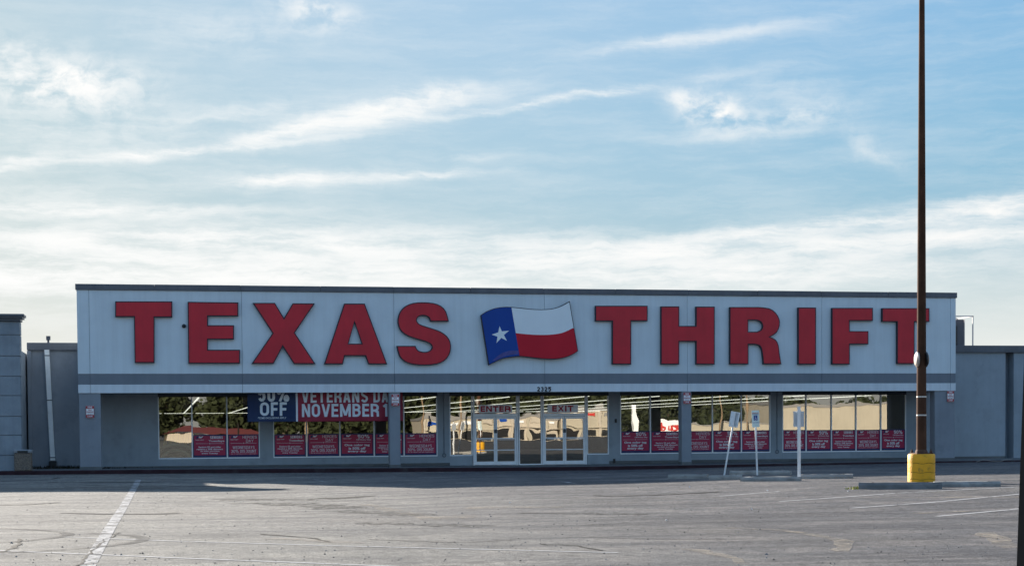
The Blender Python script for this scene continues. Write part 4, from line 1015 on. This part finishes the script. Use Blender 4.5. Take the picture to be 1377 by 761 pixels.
# ------------------------------------------------------------------ sign posts
def sign_post(loc, lean, h, w, lab, pan, turn, style, group='signs on posts in the parking stalls'):
    o = tag(empty('parking_sign', (loc[0], loc[1], gz(*loc))), lab, 'parking sign', group)
    top = Vector((lean[0], lean[1], h))
    b = MB(); b.tube([Vector((0, 0, -.1)), top*.5, top], w/2, m_galv, 10 if style != 'square' else 4, smooth=style != 'square'); b.build('post', o)
    pw, ph, pzc = pan; c = top*(pzc/h)
    rot = Matrix.Rotation(turn, 4, 'Z'); up = top.normalized(); q = Vector((0, 0, 1)).rotation_difference(up).to_matrix().to_4x4()
    b = MB(); b.box(-pw/2, pw/2, -.006, .0, -ph/2, ph/2, m_signback, .002)
    if style == 'face':
        b = MB(); b.box(-pw/2, pw/2, -.006, 0, -ph/2, ph/2, m_signpale, .002)
    pn = b.build('sign_panel', o); pn.matrix_local = Matrix.Translation(c) @ q @ rot @ Matrix.Translation((0, -w/2-.004 if style == 'face' else w/2+.012, 0))
    if style == 'rim':      # folded white edge round the panel, seen from its back
        b = MB(); t_ = .036
        b.box(-pw/2-t_, -pw/2, -.03, .008, -ph/2-t_, ph/2+t_, m_galv); b.box(pw/2, pw/2+t_, -.03, .008, -ph/2-t_, ph/2+t_, m_galv)
        b.box(-pw/2, pw/2, -.03, .008, ph/2, ph/2+t_, m_galv); b.box(-pw/2, pw/2, -.03, .008, -ph/2-t_, -ph/2, m_galv); b.box(-.11, -.03, -.03, -.007, -ph/2, ph/2, m_galv)
        r = b.build('panel_rim', pn)
    if style == 'face':     # accessible-parking symbol: white figure in a wheelchair on blue, text below
        b = MB(); b.box(-.06, .06, -.008, -.0065, -.055, .105, m_signblue)
        n = 14; b.tube([(.0+.028*math.cos(R(-200+260*k/n)), -.0095, -.01+.028*math.sin(R(-200+260*k/n))) for k in range(n+1)], .005, m_pwhite, 4)
        b.box(-.014, -.002, -.0105, -.0085, .0, .055, m_pwhite); b.box(-.016, .0, -.0105, -.0085, .065, .08, m_pwhite); b.box(-.002, .026, -.0105, -.0085, .0, .012, m_pwhite)
        put_text(b, m_firered, -.0085, 'RESERVED', w=.20, h=.03, bold=.03, cx=0, cz=.175); put_text(b, m_signblue, -.0085, 'PARKING', w=.20, h=.03, bold=.03, cx=0, cz=.135)
        put_text(b, m_signblue, -.0085, 'VAN ACCESSIBLE', w=.22, h=.024, bold=.02, cx=0, cz=-.12); b.build('symbol', pn)
    return o
sign_post((20.29, -21.27), (.36, -.10), 1.98, .055, 'leaning white parking sign seen from behind, leftmost of the three sign posts', (.215, .40, 1.76), R(-38), 'rim')
sign_post((21.57, -20.78), (-.07, 0), 2.02, .06, 'upright accessible parking sign facing the lot, middle of the three sign posts', (.235, .52, 1.76), R(-8), 'face')
sign_post((20.88, -26.04), (0, 0), 2.07, .10, 'thick white square post with a sign on its far side, rightmost of the three', (.30, .44, 1.72), R(-14), 'square')
b = MB()
# dark leaning post close by at the right edge
npst = tag(empty('leaning_post', (9.175, -59.8, gz(9.2, -59.8))), 'dark brown leaning steel post cut by the right edge', 'post')
b = MB(); b.tube([(0, 0, -.3), (.0235, 0, .65), (.09, 0, 2.5)], .062, m_near, 4, smooth=False); b.build('post', npst)
MB().tube([(0, 0, -.02), (0, 0, .03)], .13, m_plate, 12).build('base_ring', npst)

# ------------------------------------------------------------------ weeds, litter
random.seed(21)
def weeds(name, cx_, cy_, rx, ry, nbl, h, m, lab):
    b = MB()
    for k in range(nbl):
        x = cx_+random.gauss(0, rx); yy = cy_+random.gauss(0, ry); z = gz(x, yy) if yy < -1.4 else tab(TS, x); a = random.uniform(0, 6.28); hh = h*random.uniform(.4, 1.2); wd = .008+.012*random.random()
        lx, ly = math.cos(a), math.sin(a); q = random.uniform(.1, .7)*hh
        b.add([(x-ly*wd, yy+lx*wd, z), (x+ly*wd, yy-lx*wd, z), (x+lx*q*.5+ly*wd*.6, yy+ly*q*.5-lx*wd*.6, z+hh*.7), (x+lx*q, yy+ly*q, z+hh), (x+lx*q*.5-ly*wd*.6, yy+ly*q*.5+lx*wd*.6, z+hh*.7)], [(0, 1, 2, 3, 4)], m)
    o = b.build(name); o['label'] = lab; o['category'] = 'weeds'; o['kind'] = 'stuff'; return o
weeds('weeds', 19.85, -32.3, .16, .10, 46, .07, m_leafw, 'yellow green weeds growing at the left end of the dark wheel stop')
weeds('weeds', -.9, 2.2, .7, .12, 260, .14, m_mud, 'dark dead weeds along the foot of the left wall')
weeds('weeds', .2, 1.6, 1.2, .25, 200, .08, m_mud, 'dark leaf litter beside the leftmost column')
b = MB()
for k in range(7):
    b.add([(0, 0, 0)], [], m_bwhite)
rn = random.Random(4); cols = [m_conc2, m_crack_stone]
for mm_ in cols:
    sb = MB()
    for k in range(650):
        d_ = 17+rn.random()**1.6*34; a = YAW+rn.uniform(-.31, .31)
        x, yy = 3.44+d_*math.sin(a), -70.24+d_*math.cos(a); z = gz(x, yy); s = rn.uniform(.005, .016)*(1.0+.5*(rn.random() < .06)); c_, s_ = math.cos(k), math.sin(k)
        sb.add([(x-s*c_, yy-s*s_, z), (x+s*s_*1.2, yy-s*c_, z), (x+s*c_*1.1, yy+s*s_, z), (x-s*s_, yy+s*c_*.9, z), (x+s*.2, yy, z+s*rn.uniform(.7, 1.3))], [(0, 1, 4), (1, 2, 4), (2, 3, 4), (3, 0, 4)], mm_)
    o = sb.build('loose_stones'); o['label'] = 'small loose stones scattered over the asphalt of the lot'; o['category'] = 'gravel'; o['kind'] = 'stuff'
pts = [(38.9, -1.62, gz(38.9, -1.6)+.02), (39.2, -1.7, gz(39.2, -1.7)+.12), (39.6, -1.75, gz(39.6, -1.7)+.05), (40.0, -1.7, gz(40, -1.7)+.02), (40.3, -1.66, gz(40.3, -1.7)+.10), (40.7, -1.6, gz(40.7, -1.6)+.15)]
b = MB(); b.tube(pts, .010, m_cap, 6); tag(b.build('discarded_cord'), 'white cord lying along the kerb at the far right', 'cord')
for k, (x, yy) in enumerate(((17.75, -31.9), (14.7, -39.2), (12.0, -42.3), (19.2, -33.4), (22.6, -37.9), (10.8, -34.6), (16.9, -28.4))):
    b = MB(); s = random.uniform(.010, .020)
    b.add([(-s, -s, 0), (s*1.3, -s*.8, .004), (s, s, .012), (-s*.7, s*1.1, .02), (0, 0, .025)], [(0, 1, 4), (1, 2, 4), (2, 3, 4), (3, 0, 4)], m_bwhite)
    tag(b.build('paper_scrap', None, (x, yy, gz(x, yy)+.005), (0, 0, k*1.1)), 'tiny crumpled white paper scrap lying %s' % ('between the pole base and the white post', 'on the faded line left of the pole stall', 'in the middle of the lot foreground', 'in front of the dark wheel stop', 'at the right edge near the stall lines', 'near the long pale streak in the centre', 'just outside the store shadow')[k], 'litter', 'paper scraps on the asphalt')

# ------------------------------------------------------------------ across the street (seen only in the shop glass)
FY = -225.0
def far_block(name, x0, x1, h, m, lab, openings=0, depth=18, roof=m_fargrey, par=.5):
    r = tag(empty(name, ((x0+x1)/2, FY, 0)), lab, 'building'); hw = (x1-x0)/2
    MB().box(-hw, hw, -depth, 0, -.2, h, m).build('wall', r)
    MB().box(-hw-.15, hw+.15, -depth-.1, .15, h, h+par, roof).build('parapet', r)
    for k in range(openings):
        xa = -hw+(k+.15)*2*hw/openings; xb = -hw+(k+.85)*2*hw/openings
        MB().box(xa, xb, .002, .10, .1, 1.5, m_fardark).build('shop_window', r)
    for k in range(openings):
        xm_ = -hw+(k+.5)*2*hw/openings; ww_ = hw/openings*random.uniform(.35, .75)
        MB().box(xm_-ww_, xm_+ww_, .002, .18, h-.95, h-.35, random.choice((m_fargrey, m_farred, m_signwhite, m_tan, m_fblue))).build('shop_sign', r)
        MB().box(-hw+k*2*hw/openings+.02, -hw+k*2*hw/openings+.42, .002, .25, -.1, h-.05, random.choice((m_tan, m_cream, m_fargrey))).build('pilaster', r)
        MB().box(xm_-.6, xm_+.7, -6-k, -4.6-k, h, h+random.uniform(.9, 1.5), m_fargrey).build('roof_unit', r)
    if openings: MB().box(-hw, hw, .002, .5, 1.9, 2.05, m).build('canopy', r)
    return r
far_block('strip_shop', 50, 62.6, 3.8, m_cream, 'low cream strip of shops across the street, right of the red roof', 4)
far_block('strip_shop', 62.9, 74.7, 3.9, m_tan, 'low tan strip of shops across the street', 4)
far_block('strip_shop', 75.0, 86.0, 5.0, m_cream, 'tall fronted cream shop across the street', 3)
far_block('strip_shop', 100.0, 116.3, 2.6, m_cream, 'lowest cream shop row across the street', 0, par=.2)
far_block('warehouse_store', 117.4, 150.0, 6.0, m_cream, 'large cream warehouse store across the street', 0, 30)
rh = tag(empty('red_roof_house', (12, FY, 0)), 'small tan house with a red roof across the street', 'house')
MB().box(-8, 8, -10, 0, -.2, 1.3, m_tan).build('wall', rh)
MB().add([(-9, .8, 1.5), (9, .8, 1.5), (7, -5, 2.8), (-4, -5, 2.6), (9, -11, 1.5), (-9, -11, 1.5)], [(0, 1, 2, 3), (1, 4, 2), (4, 5, 3, 2), (5, 0, 3), (0, 5, 4, 1)], m_farroof).build('roof', rh)
ps = tag(empty('pylon_sign', (92.4, FY, 0)), 'white pylon sign with red lettering across the street', 'sign')
MB().box(-3.4, -2.3, -.5, .5, 0, 6.2, m_signwhite).build('pillar', ps); MB().box(1.0, 7.2, -.4, .4, 0, 3.5, m_signwhite).build('sign_box', ps)
b = MB(); vs, fs = text_geo('izzu d', w=5.0, h=1.5, bold=.05, cx=0, cz=0)
b.add([(-x+4.0, .46, z+2.2) for x, z in vs], fs, m_farred); lt = b.build('lettering', ps)
# trees behind, each a trunk with limbs and a crown of leaf clumps
def tree_meshes(seed):
    rn = random.Random(seed); tr = MB(); tr.tube([(0, 0, -.2), (.1, 0, 2.0), (0, .1, 4.2), (.1, 0, 6.0)], [.32, .25, .16, .06], m_bark, 8)
    lv = MB(); clumps = []
    for k in range(22):
        a = rn.uniform(0, 6.28); rr = rn.uniform(.6, 2.9); z = rn.uniform(1.4, 7.6); rr *= (1-.45*abs(z-4.6)/3.4)
        c = Vector((rr*math.cos(a), rr*math.sin(a), z)); clumps.append(c); tr.tube([(0, 0, max(1.2, z-2.0)), c], [.08, .02], m_bark, 5)
    for c in clumps:
        R0 = rn.uniform(.9, 1.6)
        for q in range(70):
            d_ = Vector((rn.gauss(0, 1), rn.gauss(0, 1), rn.gauss(0, .8))).normalized()*R0*rn.uniform(.5, 1)**.5
            p = c+d_; u = Vector((rn.gauss(0, 1), rn.gauss(0, 1), rn.gauss(0, 1))).normalized(); v = u.cross(Vector((rn.gauss(0, 1), rn.gauss(0, 1), rn.gauss(0, 1)))).normalized()
            s = rn.uniform(.16, .34); lv.add([p-u*s-v*s*.6, p+u*s-v*s*.6, p+u*s*.7+v*s, p-u*s+v*s*.7], [(0, 1, 2, 3)], m_leaf)
    return tr.mesh('trunk'), lv.mesh('crown')
TM = [tree_meshes(s) for s in (3, 11, 29)]
random.seed(5)
for k in range(96):
    x = -24+(k//2)*3.9+random.uniform(-1.6, 1.6)
    if 4.5 < x < 10.5: continue
    tm = TM[k % 3]; s = random.uniform(.95, 1.35)*(1.15 if x < 60 else 1.0)
    if x > 118: s *= .75
    r = tag(empty('shade_tree', (x, FY-20-(k % 2)*9-random.uniform(0, 6), 0), random.uniform(0, 6.28)), 'dense green tree in the %s row behind the shops across the street' % ('front', 'back')[k % 2], 'tree', 'trees across the street')
    r.scale = (s*1.15, s*1.15, s); link('trunk', tm[0], r); link('crown', tm[1], r)
for x, h in ((-2.5, 7.4), (49.0, 9.5), (55.5, 9.0), (104.5, 8.5), (110.0, 9.0), (28.0, 8)):
    r = tag(empty('utility_pole', (x, FY+5, 0)), 'brown wooden utility pole across the street, %s' % {-2.5: 'farthest left past the red roof', 49.0: 'left of the cream shops', 55.5: 'before the first cream shop', 104.5: 'before the lowest shop row', 110.0: 'nearest the large warehouse', 28.0: 'alone among the trees'}[x], 'utility pole', 'utility poles across the street')
    MB().tube([(0, 0, -.2), (0, 0, h)], [.2, .13], m_wood, 8).build('pole', r); MB().box(-1.1, 1.1, -.06, .06, h-.7, h-.55, m_wood).build('cross_arm', r)
